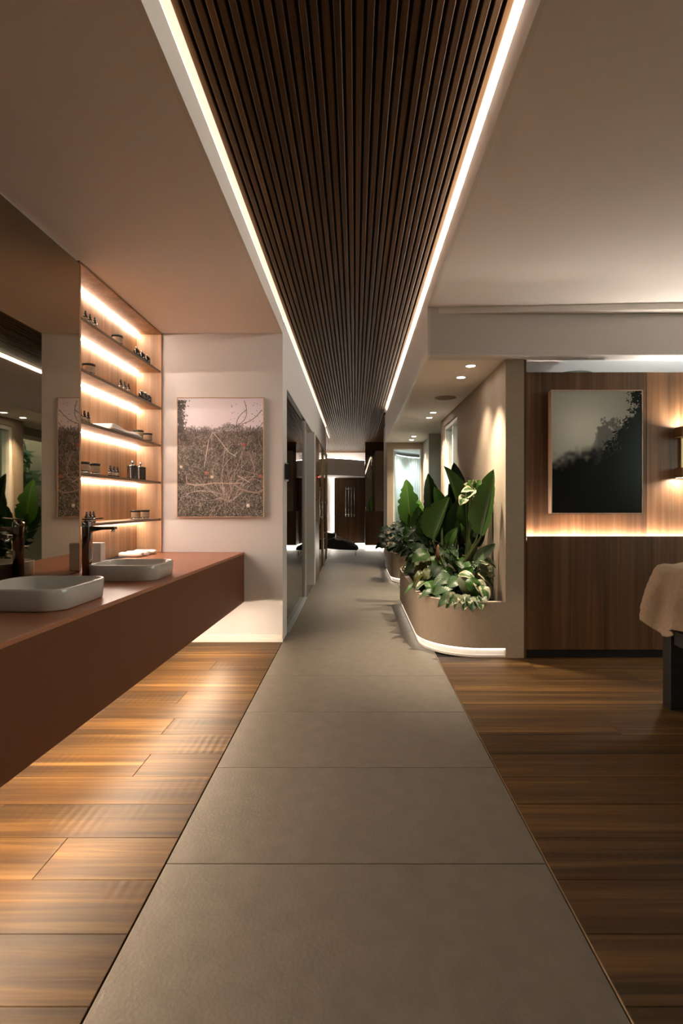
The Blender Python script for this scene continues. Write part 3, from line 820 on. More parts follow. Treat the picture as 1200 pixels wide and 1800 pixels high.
# ------------------------------------------------------------------ printed pictures (flat prints; colours stored per vertex)
def print_mat(name, rough, gain=1.0):
    m, nt, b = newmat(name)
    a = nt.nodes.new('ShaderNodeVertexColor'); a.layer_name = 'ink'
    nt.links.new(a.outputs['Color'], b.inputs['Base Color'])
    b.inputs['Roughness'].default_value = rough; b.inputs['Specular IOR Level'].default_value = 0.3
    return m
def print_panel(name, img, w, h, mat, parent):
    H, Wd = img.shape[:2]
    xs = np.linspace(-w / 2, w / 2, Wd); zs = np.linspace(h, 0, H)
    co = np.zeros((H, Wd, 3), np.float32); co[..., 0] = xs[None]; co[..., 2] = zs[:, None]
    idx = np.arange(H * Wd).reshape(H, Wd)
    q = np.stack([idx[1:, :-1], idx[1:, 1:], idx[:-1, 1:], idx[:-1, :-1]], -1).reshape(-1, 4)
    me = bpy.data.meshes.new(name)
    me.vertices.add(H * Wd); me.vertices.foreach_set('co', co.ravel())
    me.loops.add(q.size); me.loops.foreach_set('vertex_index', q.ravel().astype(np.int32))
    me.polygons.add(len(q)); me.polygons.foreach_set('loop_start', np.arange(0, q.size, 4, dtype=np.int32))
    me.update(calc_edges=True)
    ca = me.color_attributes.new('ink', 'FLOAT_COLOR', 'POINT')
    rgba = np.ones((H * Wd, 4), np.float32); rgba[:, :3] = img.reshape(-1, 3)
    ca.data.foreach_set('color', rgba.ravel())
    me.materials.append(mat)
    o = bpy.data.objects.new(name, me); C.objects.link(o); o.parent = parent
    return o
def noise2(H, Wd, cell, seed, ax=1.0):
    r = np.random.default_rng(seed)
    gh, gw = int(H / cell) + 3, int(Wd / (cell * ax)) + 3
    g = r.random((gh, gw)); yy = np.arange(H) / cell; xx = np.arange(Wd) / (cell * ax)
    y0 = yy.astype(int); x0 = xx.astype(int); fy = (yy - y0)[:, None]; fx = (xx - x0)[None]
    fy = fy * fy * (3 - 2 * fy); fx = fx * fx * (3 - 2 * fx)
    return (g[y0][:, x0] * (1 - fy) * (1 - fx) + g[y0 + 1][:, x0] * fy * (1 - fx) + g[y0][:, x0 + 1] * (1 - fy) * fx + g[y0 + 1][:, x0 + 1] * fy * fx)
def stroke(img, pts, rad, col, alpha=1.0, soft=0.6):
    H, Wd = img.shape[:2]
    pts = np.asarray(pts, float)
    for a, b_ in zip(pts[:-1], pts[1:]):
        nst = max(2, int(np.hypot(*(b_ - a)) / max(0.6, rad * .6)))
        for s in np.linspace(0, 1, nst):
            x, y = a + (b_ - a) * s
            x0, x1 = int(max(0, x - rad - 1)), int(min(Wd, x + rad + 2)); y0, y1 = int(max(0, y - rad - 1)), int(min(H, y + rad + 2))
            if x1 <= x0 or y1 <= y0: continue
            yy, xx = np.mgrid[y0:y1, x0:x1]
            d = np.hypot(xx - x, yy - y)
            k = np.clip((rad + soft - d) / max(soft, .01), 0, 1)[..., None] * alpha
            img[y0:y1, x0:x1] = img[y0:y1, x0:x1] * (1 - k) + np.asarray(col, float) * k
def curve(p0, p1, bend, n=9):
    p0, p1 = np.array(p0, float), np.array(p1, float); d = p1 - p0; nrm = np.array([-d[1], d[0]])
    return [p0 + d * s + nrm * bend * math.sin(PI * s) for s in np.linspace(0, 1, n)]

def field_photo(H=440, Wd=321):
    r = np.random.default_rng(3)
    img = np.zeros((H, Wd, 3)); v = np.linspace(0, 1, H)[:, None, None]
    sky = np.array([212, 196, 198.]) * (1 - v * .25) + np.array([222, 196, 186.]) * (v * .25)
    img[:] = sky
    n1, n2, n3 = noise2(H, Wd, 30, 1), noise2(H, Wd, 4, 2), noise2(H, Wd, 1.6, 4)
    hz = 0.275 + 0.03 * (noise2(H, Wd, 26, 5) - .5) + 0.03 * (noise2(H, Wd, 5, 6) - .5)
    far = np.clip((v[..., 0] - (hz - 0.03 - 0.04 * np.exp(-((np.linspace(0, 1, Wd)[None] - .62) / .13) ** 2))) * 60, 0, 1)[..., None]
    img = img * (1 - far) + (np.array([168, 148, 142.]) * (1 - .5 * (n2[..., None] - .3))) * far
    gr = np.clip((v[..., 0] - hz) * 70, 0, 1)[..., None]
    midc = np.array([142, 122, 103.]); lowc = np.array([104, 95, 76.])
    k = np.clip((v - .3) / .6, 0, 1)
    base = (midc * (1 - k) + lowc * k) * (0.72 + .3 * n1[..., None] + .38 * (n2[..., None] - .5) + .62 * (n3[..., None] - .5))
    img = img * (1 - gr) + base * gr
    img = np.where(gr > .5, img * .86, img)
    # dark hedge line and left tree
    for _ in range(420):
        x = r.random() * Wd; y = H * (.285 + .02 * r.standard_normal())
        if x < Wd * .25 or x > Wd * .8 or r.random() < .3:
            stroke(img, [(x, y), (x + 1, y - r.random() * 7)], .9, (92, 80, 74), .7)
    for _ in range(620):
        x = abs(r.standard_normal()) * Wd * .04 + 2; y = H * (.02 + .27 * r.random())
        stroke(img, [(x, y), (x + 2.5 * r.standard_normal(), y + 2)], .8 + r.random() * .8, (78, 68, 64), .75)
    # grass and stems, dense
    for _ in range(3000):
        x = r.random() * Wd; y = H * (.31 + .69 * r.random() ** .8); l = 4 + 9 * r.random(); a = -PI / 2 + .8 * r.standard_normal()
        c = [(196, 172, 148), (92, 78, 62), (158, 134, 108), (70, 62, 48), (182, 150, 128)][r.integers(5)]
        stroke(img, curve((x, y), (x + l * math.cos(a), y + l * math.sin(a)), .2 * r.standard_normal(), 3), .3, c, .55)
    for _ in range(1700):                                        # leaf litter, lower part
        x = r.random() * Wd; y = H * (.72 + .28 * r.random())
        c = [(190, 176, 150), (84, 82, 60), (60, 54, 42), (150, 132, 110)][r.integers(4)]
        stroke(img, [(x, y), (x + 1.5 * r.standard_normal(), y + r.standard_normal())], .6, c, .7)
    # bush branches fanning from the foot
    for _ in range(130):
        x0 = Wd * (.57 + .06 * r.standard_normal()); y0 = H * (.86 + .03 * r.standard_normal())
        a = -PI / 2 + .95 * r.standard_normal(); l = H * (.12 + .38 * r.random())
        c = [(198, 168, 142), (78, 58, 48), (150, 118, 98), (110, 84, 70)][r.integers(4)]
        stroke(img, curve((x0, y0), (x0 + l * math.cos(a) * .8, y0 + l * math.sin(a)), .18 * r.standard_normal()), .35, c, .6)
    stroke(img, [(Wd * .31, H * .58), (Wd * .36, H * .36), (Wd * .41, H * .29), (Wd * .46, H * .33), (Wd * .60, H * .46), (Wd * .68, H * .49)], .7, (208, 182, 160), .75)
    for p0, p1, b_ in (((.36, .55), (.37, .34), .05), ((.70, .55), (.73, .38), -.05), ((.80, .32), (1, .2), .1), ((.75, .22), (.98, .1), .1), ((.66, .25), (.78, .03), .25), ((.70, .3), (.8, .1), -.2), ((0, .54), (.3, .57), -.1), ((0, .61), (.35, .70), -.12), ((.6, .7), (.8, .58), .2)):
        stroke(img, curve((p0[0] * Wd, p0[1] * H), (p1[0] * Wd, p1[1] * H), b_), .65, (84, 66, 58), .85)
    for _ in range(50):                                         # small buds against the sky
        x = Wd * (.6 + .4 * r.random()); y = H * (.02 + .26 * r.random())
        stroke(img, [(x, y), (x + 1, y)], .5 + .9 * r.random(), (112, 84, 78), .8)
    stroke(img, [(Wd * .10, H * .66), (Wd * .11, H * .72), (Wd * .2, H * .735), (Wd * .30, H * .73), (Wd * .42, H * .715), (Wd * .6, H * .72), (Wd * .75, H * .715)], 1.2, (188, 150, 124), .75, 1.0)
    stroke(img, [(Wd * .67, H * .73), (Wd * .73, H * .765), (Wd * .82, H * .785), (Wd * .92, H * .80), (Wd * 1.0, H * .77)], 1.7, (168, 124, 102), .75, 1.4)
    stroke(img, curve((Wd * .82, H * .45), (Wd * .9, H * .62), -.08), 1.6, (150, 112, 96), .4, 3)
    stroke(img, [(Wd * .7, H * .655), (Wd * .84, H * .71)], 1.2, (196, 170, 146), .7)
    for x, y, rr, c in ((.770, .392, 5.5, (200, 66, 46)), (.335, .632, 6, (182, 90, 66)), (.965, .658, 6, (186, 80, 58)), (.89, .45, 2.5, (70, 40, 36)), (.80, .44, 2.2, (70, 40, 36)), (.64, .525, 3.5, (96, 60, 48)), (.40, .665, 5, (206, 178, 132)), (.04, .58, 4.5, (200, 176, 128)), (.82, .905, 6, (202, 188, 170))):
        stroke(img, [(x * Wd, y * H), (x * Wd + .5, y * H)], rr, c, .95, 1.8)
        stroke(img, [(x * Wd - rr * .3, y * H - rr * .3), (x * Wd - rr * .3 + .5, y * H - rr * .3)], rr * .35, np.minimum(255, np.array(c) * 1.2), .6, 2)
    img = img * .55 + img.mean(-1, keepdims=True) * np.array([1.03, .99, .96]) * .45
    img = img * np.array([.97, 1.0, 1.06])
    return lin(np.clip(img * 1.13, 0, 255))
def mist_photo(H=420, Wd=308):
    r = np.random.default_rng(5)
    v = np.linspace(0, 1, H)[:, None]; u = np.linspace(0, 1, Wd)[None]
    g = np.exp(-(((u - .34) / .40) ** 2 + ((v - .31) / .27) ** 2))
    lum = 172 + 72 * g - 26 * np.clip(u - .5, 0, 1)
    N = lambda c, sd: noise2(H, Wd, c, sd) - .5
    # far bank fading into mist at left, then nearer and sharper towards the right
    b1 = .585 - .10 * np.clip((u - .05) / .4, 0, 1) + N(30, 1) * .07 + N(12, 2) * .05
    k = np.clip((v - b1) / .17 + .45, 0, 1); k = k * k * (3 - 2 * k)
    lum = lum * (1 - k) + 12 * k
    b2 = .42 - .16 * np.clip((u - .46) / .1, 0, 1) + .9 * np.clip(.47 - u, 0, 1) * 2 + N(16, 3) * .14 + N(7, 4) * .10 + N(3, 5) * .05
    k = np.clip((v - b2) / .05 + .5, 0, 1) * np.clip((u - .42) / .1, 0, 1)
    lum = lum * (1 - .62 * k) + 70 * .62 * k                     # grey tree in the mist
    b3 = .60 - .50 * np.clip((u - .46) / .54, 0, 1) ** 1.15 + N(26, 6) * .10 + N(11, 7) * .09
    F = (b3 - v)                                                  # height above the dark mass
    spray = np.exp(-np.clip(F, 0, 1) / .085)
    lf = N(4.2, 8) * .9 + N(2.1, 9) * .8 + N(9, 10) * .6
    k = np.clip((lf + spray * 1.15 - .62) / .16, 0, 1) * np.clip((u - .5) / .12, 0, 1) * np.clip(spray * 5 - .5, 0, 1)
    k = np.maximum(k, np.clip(-F / .05, 0, 1) * np.clip((u - .40) / .12, 0, 1))
    lum = lum * (1 - k) + 10 * k
    top = np.exp(-((u - 1.02) / .16) ** 2) * np.clip(1.15 - v / .35, 0, 1)
    k = np.clip((lf + top * 1.0 - .42) / .14, 0, 1) * np.clip(top * 6 - .9, 0, 1)
    lum = lum * (1 - k) + 10 * k
    for _ in range(60):                                           # pale leaves hanging in front of the mass
        x = Wd * (.685 + .045 * r.standard_normal()); y = H * (.44 + .05 * r.standard_normal())
        q = np.zeros((H, Wd, 1))
        lum3 = lum[..., None]
        stroke(lum3, [(x, y), (x + r.standard_normal(), y + 3)], .6, (120,), .55)
        lum = lum3[..., 0]
    img = np.stack([lum * .95, lum * .945, lum * .91], -1)
    return lin(np.clip(img, 0, 255))

def picture(name, label, cx, y_back, z0, w, h, depth, img, rough, fm, lip=0.006):
    t = thing(name, label, 'picture', (cx, y_back, z0))
    f = MB().box(-w / 2, -w / 2 + lip, -depth, 0, 0, h).box(w / 2 - lip, w / 2, -depth, 0, 0, h).box(-w / 2 + lip, w / 2 - lip, -depth, 0, 0, lip).box(-w / 2 + lip, w / 2 - lip, -depth, 0, h - lip, h)
    f.build('frame', fm, t)
    MB().box(-w / 2 + lip, w / 2 - lip, -depth + 0.006, 0, lip, h - lip).build('backing', dark_void, t)
    p = print_panel('print', img, w - 2 * lip, h - 2 * lip, print_mat(name + '_ink', rough), t)
    p.location = (0, -depth + 0.0045, lip)
    return t
picture('framed_photograph', 'framed photograph of a wintry field and red berries on the white wall', (310.5 + 463.5 - 2 * VPX) / 2 * 4.262 / FPX, 4.2985, 1.030, 153 * 4.262 / FPX, 0.987, 0.037, field_photo(), 0.55, frame_wood)
picture('framed_print', 'framed dark misty trees print on the walnut partition', 1.772, 3.868, 1.068, 0.672, 0.908, 0.062, mist_photo(), 0.25, frame_wood, 0.007)

# ------------------------------------------------------------------ corridor left: doors and panels
gd = thing('sliding_glass_door', 'dark mirrored sliding glass door in the corridor beside white wall', 'door', (XC, 5.43, 0))
MB().box(-0.030, -0.022, -0.862, 0.862, 0.014, 2.148).build('glass_panel', mirror_dark, gd)
MB().box(-0.06, 0.02, -0.866, 0.866, 0.0, 0.013).build('floor_track', plain('track_grey', (0.30, 0.31, 0.32), 0.4, var=0.03), gd, bevel=0.002)
MB().box(-0.06, -0.005, -0.864, 0.864, 2.1482, 2.1495).build('head_track', black_metal, gd)
cp = thing('control_panel', 'small black touch panel on corridor wall beside the glass door', 'panel', (XC, 4.45, 1.335))
MB().box(0.0005, 0.024, -0.05, 0.05, 0, 0.155).build('housing', cap_silver, cp, bevel=0.003)
MB().box(-0.02, 0.024, -0.0535, -0.0505, 0.012, 0.143).build('screen', screen_mat, cp).location = (0.022, 0, 0)
wd = thing('wooden_door', 'narrow wood door in the corridor with red indicator', 'door', (-0.572, 7.86, 0))
MB().box(-0.04, 0, -0.355, 0.355, 0.005, 2.145).build('door_leaf', lounge_wood, wd)
MB().box(0.0005, 0.012, -0.03, 0.03, 1.50, 1.585).build('indicator_housing', black_metal, wd)
MB().lathe([(0.012, 0), (0.013, 0.006), (0.008, 0.012)], c=(0, 0, 0), n=12).build('indicator_light', red_glow, wd).location = (0.016, -0.018, 1.54)
MB().tube([(0.045, -0.25, 0.85), (0.045, -0.25, 1.25)], 0.009).tube([(0, -0.25, 0.9), (0.045, -0.25, 0.9)], 0.006).tube([(0, -0.25, 1.2), (0.045, -0.25, 1.2)], 0.006).build('handle', chrome, wd)
for k, (a, b_) in enumerate(((8.24, 9.40), (9.50, 10.62))):
    g = thing('glass_door', ['framed dark glass door nearest the wooden corridor door', 'framed dark glass door at the far end of the corridor'][k], 'door', (-0.572, (a + b_) / 2, 0))
    hh = (b_ - a) / 2
    MB().box(-0.03, -0.02, -hh + 0.03, hh - 0.03, 0.03, 2.11).build('glass_panel', mirror_dark, g)
    MB().box(-0.045, 0, -hh, -hh + 0.03, 0, 2.145).box(-0.045, 0, hh - 0.03, hh, 0, 2.145).box(-0.045, 0, -hh + .03, hh - .03, 2.11, 2.145).box(-0.045, 0, -hh + .03, hh - .03, 0, 0.03).build('door_frame', brass, g)
    MB().tube([(0.045, -hh + 0.12, 0.9), (0.045, -hh + 0.12, 1.2)], 0.007).tube([(-0.02, -hh + 0.12, 0.93), (0.045, -hh + 0.12, 0.93)], 0.006).tube([(-0.02, -hh + 0.12, 1.17), (0.045, -hh + 0.12, 1.17)], 0.006).build('handle', chrome, g)
struct(MB().box(-0.66, -0.574, 8.218, 8.238, 0, 2.149).box(-0.66, -0.574, 9.401, 9.499, 0, 2.149).box(-0.66, -0.572, 10.621, 10.70, 0, 2.149).box(-1.5, -0.66, 10.62, 10.7, 0, 2.149).build('trim_5', lounge_wood), 'dark wood posts between the corridor doors', 'trim')

# ------------------------------------------------------------------ partition with ledge light
pa = MB().box(1.267, 4.29, YP + 0.075, 3.95, 0.0, 2.128)
part = struct(pa.build('wall_partition', dark_void), 'walnut panelled partition with a glowing ledge', 'wall')
for k in range(4):
    x0 = 1.268 + (0.92 + 0.94 * (k - 1) if k else 0); x1 = min(1.268 + 0.92 + 0.94 * k, 4.285)
    if x1 - x0 < 0.05: continue
    box('lower_panel', panel_wood, x0 + 0.0012, x1 - 0.0012, YP, YP + 0.02, 0.062, 0.900, part, bevel=0.001)
    box('upper_panel', panel_wood, x0 + 0.0012, x1 - 0.0012, YP + 0.064, YP + 0.0745, 0.86, 2.13, part, bevel=0.001)
MB().box(1.268, 4.285, YP + 0.03, YP + 0.074, 0.0, 0.06).build('plinth', black_metal, part)
MB().box(1.268, 4.285, YP + 0.0205, YP + 0.074, 0.062, 0.868).build('ledge_carcass', dark_void, part)
tag(MB().box(1.272, 4.28, YP + 0.024, YP + 0.044, 0.869, 0.884).build('light_strip', led_ledge), 'warm light strip glowing along the walnut partition ledge', 'light strip')
tag(MB().box(2.3, 4.2, 4.1, 4.13, 2.14, 2.155).build('light_strip', led_top), 'cool white light strip on top of the walnut partition', 'light strip')
bpy.data.objects['wall_partition'].data.update()
struct(MB().box(1.27, 4.29, 3.955, 4.2, 2.02, 2.132).build('trim_6', white_paint), 'ledge behind the partition top', 'trim')
v_ = thing('ceiling_vent', 'dark round vent in the ceiling strip above the partition', 'vent', (2.22, 5.33, 2.4545))
MB().lathe([(0.20, -0.006), (0.20, 0.0)], n=28).build('grille', plain('vent_grey', (0.10, 0.11, 0.10), 0.7, var=0.05), v_)
MB().lathe([(0.21, -0.003), (0.21, 0.0)], n=28).build('rim', MATS['vent_grey'], v_)

# sconce, mostly out of frame at right
sc_ = thing('wall_sconce', 'brass up and down wall sconce at right frame edge', 'wall lamp', (2.43, YP + 0.0638, 1.52))
MB().box(0.005, 0.045, -0.02, -0.0005, -0.17, 0.17).build('back_plate', brass, sc_, bevel=0.003)
for s, nm in ((1, 'upper_shade'), (-1, 'lower_shade')):
    ze, zi = 0.187 * s, 0.115 * s                             # open end and closed end
    sh = MB()
    sh.loops([rrect(0, -0.075, 0.05, 0.05, 0.01, zi, 3), rrect(0, -0.075, 0.05, 0.05, 0.01, ze, 3), rrect(0, -0.075, 0.046, 0.046, 0.008, ze, 3), rrect(0, -0.075, 0.046, 0.046, 0.008, ze - s * 0.022, 3)], cap0=True, cap1=True, smooth=False)
    so = sh.build(nm, brass, sc_)
    MB().loops([rrect(0, -0.075, 0.040, 0.040, 0.008, ze - s * 0.021, 3), rrect(0, -0.075, 0.040, 0.040, 0.008, ze - s * 0.012, 3)], smooth=False).build('bulb', MATS.get('sconce_bulb') or glow('sconce_bulb', (1.0, .91, .76), 85), so)

# ------------------------------------------------------------------ downlights and speaker
def downlight(x, y, z, label, spot=None, size=55, col=(1, .82, .6), tilt=None, r=0.036):
    t = thing('downlight', label, 'ceiling light', (x, y, z), group='recessed downlights')
    MB().lathe([(r, 0.0005), (r + 0.009, 0.0), (r + 0.009, -0.004), (r, -0.005), (r - 0.002, 0.0005)], n=24).build('trim_ring', trim_white, t)
    MB().lathe([(r - 0.003, -0.003), (r - 0.003, -0.001)], n=24).build('lens', lens_glow, t)
    if spot:
        ld = bpy.data.lights.new('downlight_beam', 'SPOT'); ld.energy = spot; ld.spot_size = math.radians(size); ld.spot_blend = 1.0; ld.color = col; ld.shadow_soft_size = 0.025
        lo = bpy.data.objects.new('downlight_beam', ld); C.objects.link(lo); lo.parent = t; lo.location = (0, 0, -0.012)
        if tilt: lo.rotation_euler = tilt
    return t
words = ['nearest the beam', 'second from the beam', 'third from the beam', 'fourth from the beam', 'fifth from the beam', 'furthest, above the far planter']
for k, (x, y) in enumerate(((0.894, 4.02), (0.893, 4.385), (0.911, 6.07), (0.916, 6.43), (0.926, 8.21), (0.938, 8.65))):
    downlight(x, y, HB, f'white recessed downlight in planter soffit, {words[k]}', spot=(75, 22, 55, 50, 40, 34)[k], size=(74, 90, 95, 95, 100, 100)[k])
for k, (x, y) in enumerate(((0.92, 9.35), (1.0, 9.75), (1.08, 9.62), (1.28, 9.95), (1.3, 10.2))):
    downlight(x, y, 2.16, ['tiny ceiling light in fluted room, nearest the glazing', 'tiny ceiling light in fluted room, leftmost of the middle pair', 'tiny ceiling light in fluted room, right of the middle pair', 'tiny ceiling light in fluted room, second furthest in', 'tiny ceiling light in fluted room, furthest in'][k], r=0.025, spot=4, size=120, col=(.85, .95, 1))
sp = thing('ceiling_speaker', 'round beige speaker grille in soffit between the downlights', 'speaker', (0.911, 5.23, HB))
MB().lathe([(0.10, 0.0), (0.10, -0.004), (0.092, -0.007), (0.0, -0.008)], n=32).build('grille', grille_mat, sp)
MB().lathe([(0.106, 0.0004), (0.106, -0.003), (0.1, -0.0045)], n=32).build('rim', beige_plaster, sp)

# ------------------------------------------------------------------ planters
def offset_path(P, d):
    out = []
    for i, p in enumerate(P):
        a = Vector(P[max(0, i - 1)]); b_ = Vector(P[min(len(P) - 1, i + 1)])
        t = (b_ - a).normalized(); nrm = Vector((t.y, -t.x))
        out.append((p[0] + nrm.x * d, p[1] + nrm.y * d))
    return out
def wallstrip(P, d0, d1, z0, z1):
    A, B = offset_path(P, d0), offset_path(P, d1)
    rings = [[(a[0], a[1], z0), (a[0], a[1], z1), (b_[0], b_[1], z1), (b_[0], b_[1], z0)] for a, b_ in zip(A, B)]
    m = MB(); n_ = len(rings); vs = [p for r in rings for p in r]
    fs = [(i * 4 + k, i * 4 + (k + 1) % 4, (i + 1) * 4 + (k + 1) % 4, (i + 1) * 4 + k) for i in range(n_ - 1) for k in range(4)]
    fs += [(3, 2, 1, 0), tuple((n_ - 1) * 4 + k for k in range(4))]
    return m.add(vs, fs, False)
def arcpts(cx, cy, r, a0, a1, n=14):
    return [(cx + r * math.cos(math.radians(a)), cy + r * math.sin(math.radians(a))) for a in np.linspace(a0, a1, n)]
def planter(P, loc, h, lip, label):
    t = thing('planter', label, 'planter', loc)
    P = [(p[0] - loc[0], p[1] - loc[1]) for p in P]
    sh = wallstrip(P, 0, lip, 0.072, h).build('shell', beige_plaster, t)
    for p_ in sh.data.polygons: pass
    wallstrip(P, 0.034, 0.06, 0.0, 0.074).build('plinth', trim_white, t)
    wallstrip(P, 0.008, 0.030, 0.060, 0.0715).build('light_strip', led_plant, t)
    wallstrip(P, 0.018, 0.034, 0.0, 0.016).build('base_lip', trim_white, t)
    ins = offset_path(P, lip + 0.001)
    MB().prism(ins, h - 0.13, h - 0.05).build('soil', soil_mat, t)
    return t
P1 = [(1.1115, YP), (1.0, YP)] + arcpts(0.95, YP + 0.45, 0.45, 270, 180) + [(0.5, 4.8), (0.5, 5.75)] + arcpts(0.9, 5.8, 0.40, 180, 90) + [(1.1115, 6.2)]
P2 = [(1.1765, 7.30), (1.0, 7.30)] + arcpts(0.93, 7.71, 0.41, 270, 180) + [(0.52, 8.3), (0.52, 9.048)]
# paths run clockwise seen from above, so a positive offset points inwards
planter(P1, (0.85, 4.9, 0), 0.415, -0.042 * -1, 'curved beige planter nearest the viewer, lit along its base')
planter(P2, (0.85, 8.2, 0), 0.43, 0.042, 'curved beige planter further down the corridor, lit along its base')

# ------------------------------------------------------------------ plants
def leaf_mesh(base, tip, half, hint, fold=0.35, droop=0.12, rag=0.0, shape=1.0, nl=14, nw=4, wave=0.0, seed=0):
    """leaf blade between two points; hint = direction its face looks"""
    r = random.Random(seed)
    base, tip = Vector(base), Vector(tip)
    ax = tip - base; Ln = ax.length; ax.normalize()
    nrm = (Vector(hint) - ax * Vector(hint).dot(ax)).normalized(); side = ax.cross(nrm)
    verts, uvs = [], []
    notch = [1.0] * (nl + 1), [1.0] * (nl + 1)
    for sd in (0, 1):
        for i in range(1, nl):
            if rag and r.random() < 0.45: notch[sd][i] = 1 - rag * r.random()
    for i in range(nl + 1):
        t_ = i / nl
        wd_ = half * max(0.0, math.sin(PI * min(1, (t_ * 0.97 + 0.03) ** (0.72 * shape)))) ** 0.72
        if i == nl: wd_ = half * 0.02
        c = base + ax * Ln * t_ + nrm * (-droop * Ln * (t_ ** 2) + droop * Ln * 0.35 * math.sin(PI * t_))
        for j in range(-nw, nw + 1):
            s = j / nw
            k = notch[0 if j < 0 else 1][i]; k = 1 - (1 - k) * abs(s) ** 2
            off = wd_ * abs(s) * k
            lift = math.sin(fold) * off; flat = math.cos(fold) * off
            p = c + side * (flat if s > 0 else -flat) + nrm * (lift + wave * half * math.sin(t_ * 15 + s * 2 + seed) * abs(s))
            verts.append(p); uvs.append((0.5 + s / 2, t_))
    w = 2 * nw + 1
    faces = [(i * w + j, i * w + j + 1, (i + 1) * w + j + 1, (i + 1) * w + j) for i in range(nl) for j in range(w - 1)]
    me = bpy.data.meshes.new('leaf'); me.from_pydata([tuple(v) for v in verts], [], faces)
    ul = me.uv_layers.new(name='UVMap')
    for lp in me.loops: ul.data[lp.index].uv = uvs[lp.vertex_index]
    me.polygons.foreach_set('use_smooth', [True] * len(faces)); me.update()
    return me
seedc = [100]
def add_leaf(t, base, tip, half, hint, mat, **kw):
    seedc[0] += 1
    o0 = t.location
    me = leaf_mesh(Vector(base) - o0, Vector(tip) - o0, half, hint, seed=seedc[0], **kw); me.materials.append(mat)
    for v in me.vertices:                                   # leaves bend along the wall instead of entering it
        over = v.co.x + o0.x - 1.085
        if over > 0: v.co.x -= over * 0.92; v.co.y -= over * 0.5
    o = bpy.data.objects.new('leaf', me); C.objects.link(o); o.parent = t
    return o
def add_stalk(t, a, b_, r0, r1, bow=0.0, mat=None, tip=None):
    """stalk from soil to the leaf base; carries on along the midrib when a tip is given"""
    o0 = t.location; a = Vector(a) - o0; b_ = Vector(b_) - o0
    mid = (a + b_) / 2 + Vector((0, 0, bow))
    pts = [a, a.lerp(mid, .5), mid, mid.lerp(b_, .5), b_]
    rr = [r0, r0 * .9, (r0 + r1) / 2, r1 * 1.1, r1]
    return MB().tube(pts, rr, n=7).build('stalk', mat or stem_mat, t)

# big banana-leaved plant
SOIL1 = 0.355
st = thing('banana_leaf_plant', 'tall plant with huge paddle leaves in the nearer planter', 'plant', (0.86, 4.75, SOIL1))
big = [  # base px, tip px, depth base/tip, half width, facing, material, fold, droop, rag
    ((846, 940), (873, 826), 4.08, 3.98, 0.16, (-0.85, -0.48, 0.20), lf_banana, 0.5, -0.06, 0.2),
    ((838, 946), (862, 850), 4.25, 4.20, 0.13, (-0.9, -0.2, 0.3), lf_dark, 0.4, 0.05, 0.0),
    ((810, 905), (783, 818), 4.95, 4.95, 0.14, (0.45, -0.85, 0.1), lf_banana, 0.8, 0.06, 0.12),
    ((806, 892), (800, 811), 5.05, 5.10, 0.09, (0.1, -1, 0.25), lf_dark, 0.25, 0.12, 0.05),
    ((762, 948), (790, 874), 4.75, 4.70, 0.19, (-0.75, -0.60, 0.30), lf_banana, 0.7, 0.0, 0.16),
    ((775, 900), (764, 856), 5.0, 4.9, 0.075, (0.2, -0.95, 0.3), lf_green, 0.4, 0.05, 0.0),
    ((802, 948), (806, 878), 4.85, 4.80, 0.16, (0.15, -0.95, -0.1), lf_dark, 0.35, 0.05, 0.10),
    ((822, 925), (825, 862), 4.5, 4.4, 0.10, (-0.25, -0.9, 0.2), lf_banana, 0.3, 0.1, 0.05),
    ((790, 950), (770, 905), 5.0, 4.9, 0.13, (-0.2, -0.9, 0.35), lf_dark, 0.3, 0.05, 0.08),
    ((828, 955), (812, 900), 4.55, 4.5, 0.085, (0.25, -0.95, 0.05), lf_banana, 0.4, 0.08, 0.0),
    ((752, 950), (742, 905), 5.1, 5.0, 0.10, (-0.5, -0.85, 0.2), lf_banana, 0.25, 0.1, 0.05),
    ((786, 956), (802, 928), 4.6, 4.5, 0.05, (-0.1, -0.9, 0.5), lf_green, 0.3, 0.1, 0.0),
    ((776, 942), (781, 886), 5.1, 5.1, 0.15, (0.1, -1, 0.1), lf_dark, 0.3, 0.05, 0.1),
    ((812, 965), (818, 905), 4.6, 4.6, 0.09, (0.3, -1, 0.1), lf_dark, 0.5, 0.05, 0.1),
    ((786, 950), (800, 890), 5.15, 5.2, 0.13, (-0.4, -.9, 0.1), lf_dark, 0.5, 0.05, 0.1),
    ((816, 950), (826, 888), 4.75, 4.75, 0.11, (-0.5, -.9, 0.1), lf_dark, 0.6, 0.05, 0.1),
    ((794, 925), (790, 850), 5.2, 5.2, 0.12, (0.5, -.9, 0.1), lf_banana, 0.6, 0.03, 0.1),
    ((838, 960), (850, 905), 4.3, 4.25, 0.075, (-0.6, -.8, 0.1), lf_dark, 0.5, 0.05, 0.0),
    ((820, 900), (840, 868), 4.5, 4.45, 0.08, (-0.5, -0.9, 0.3), lf_banana, 0.5, 0.05, 0.0),
]
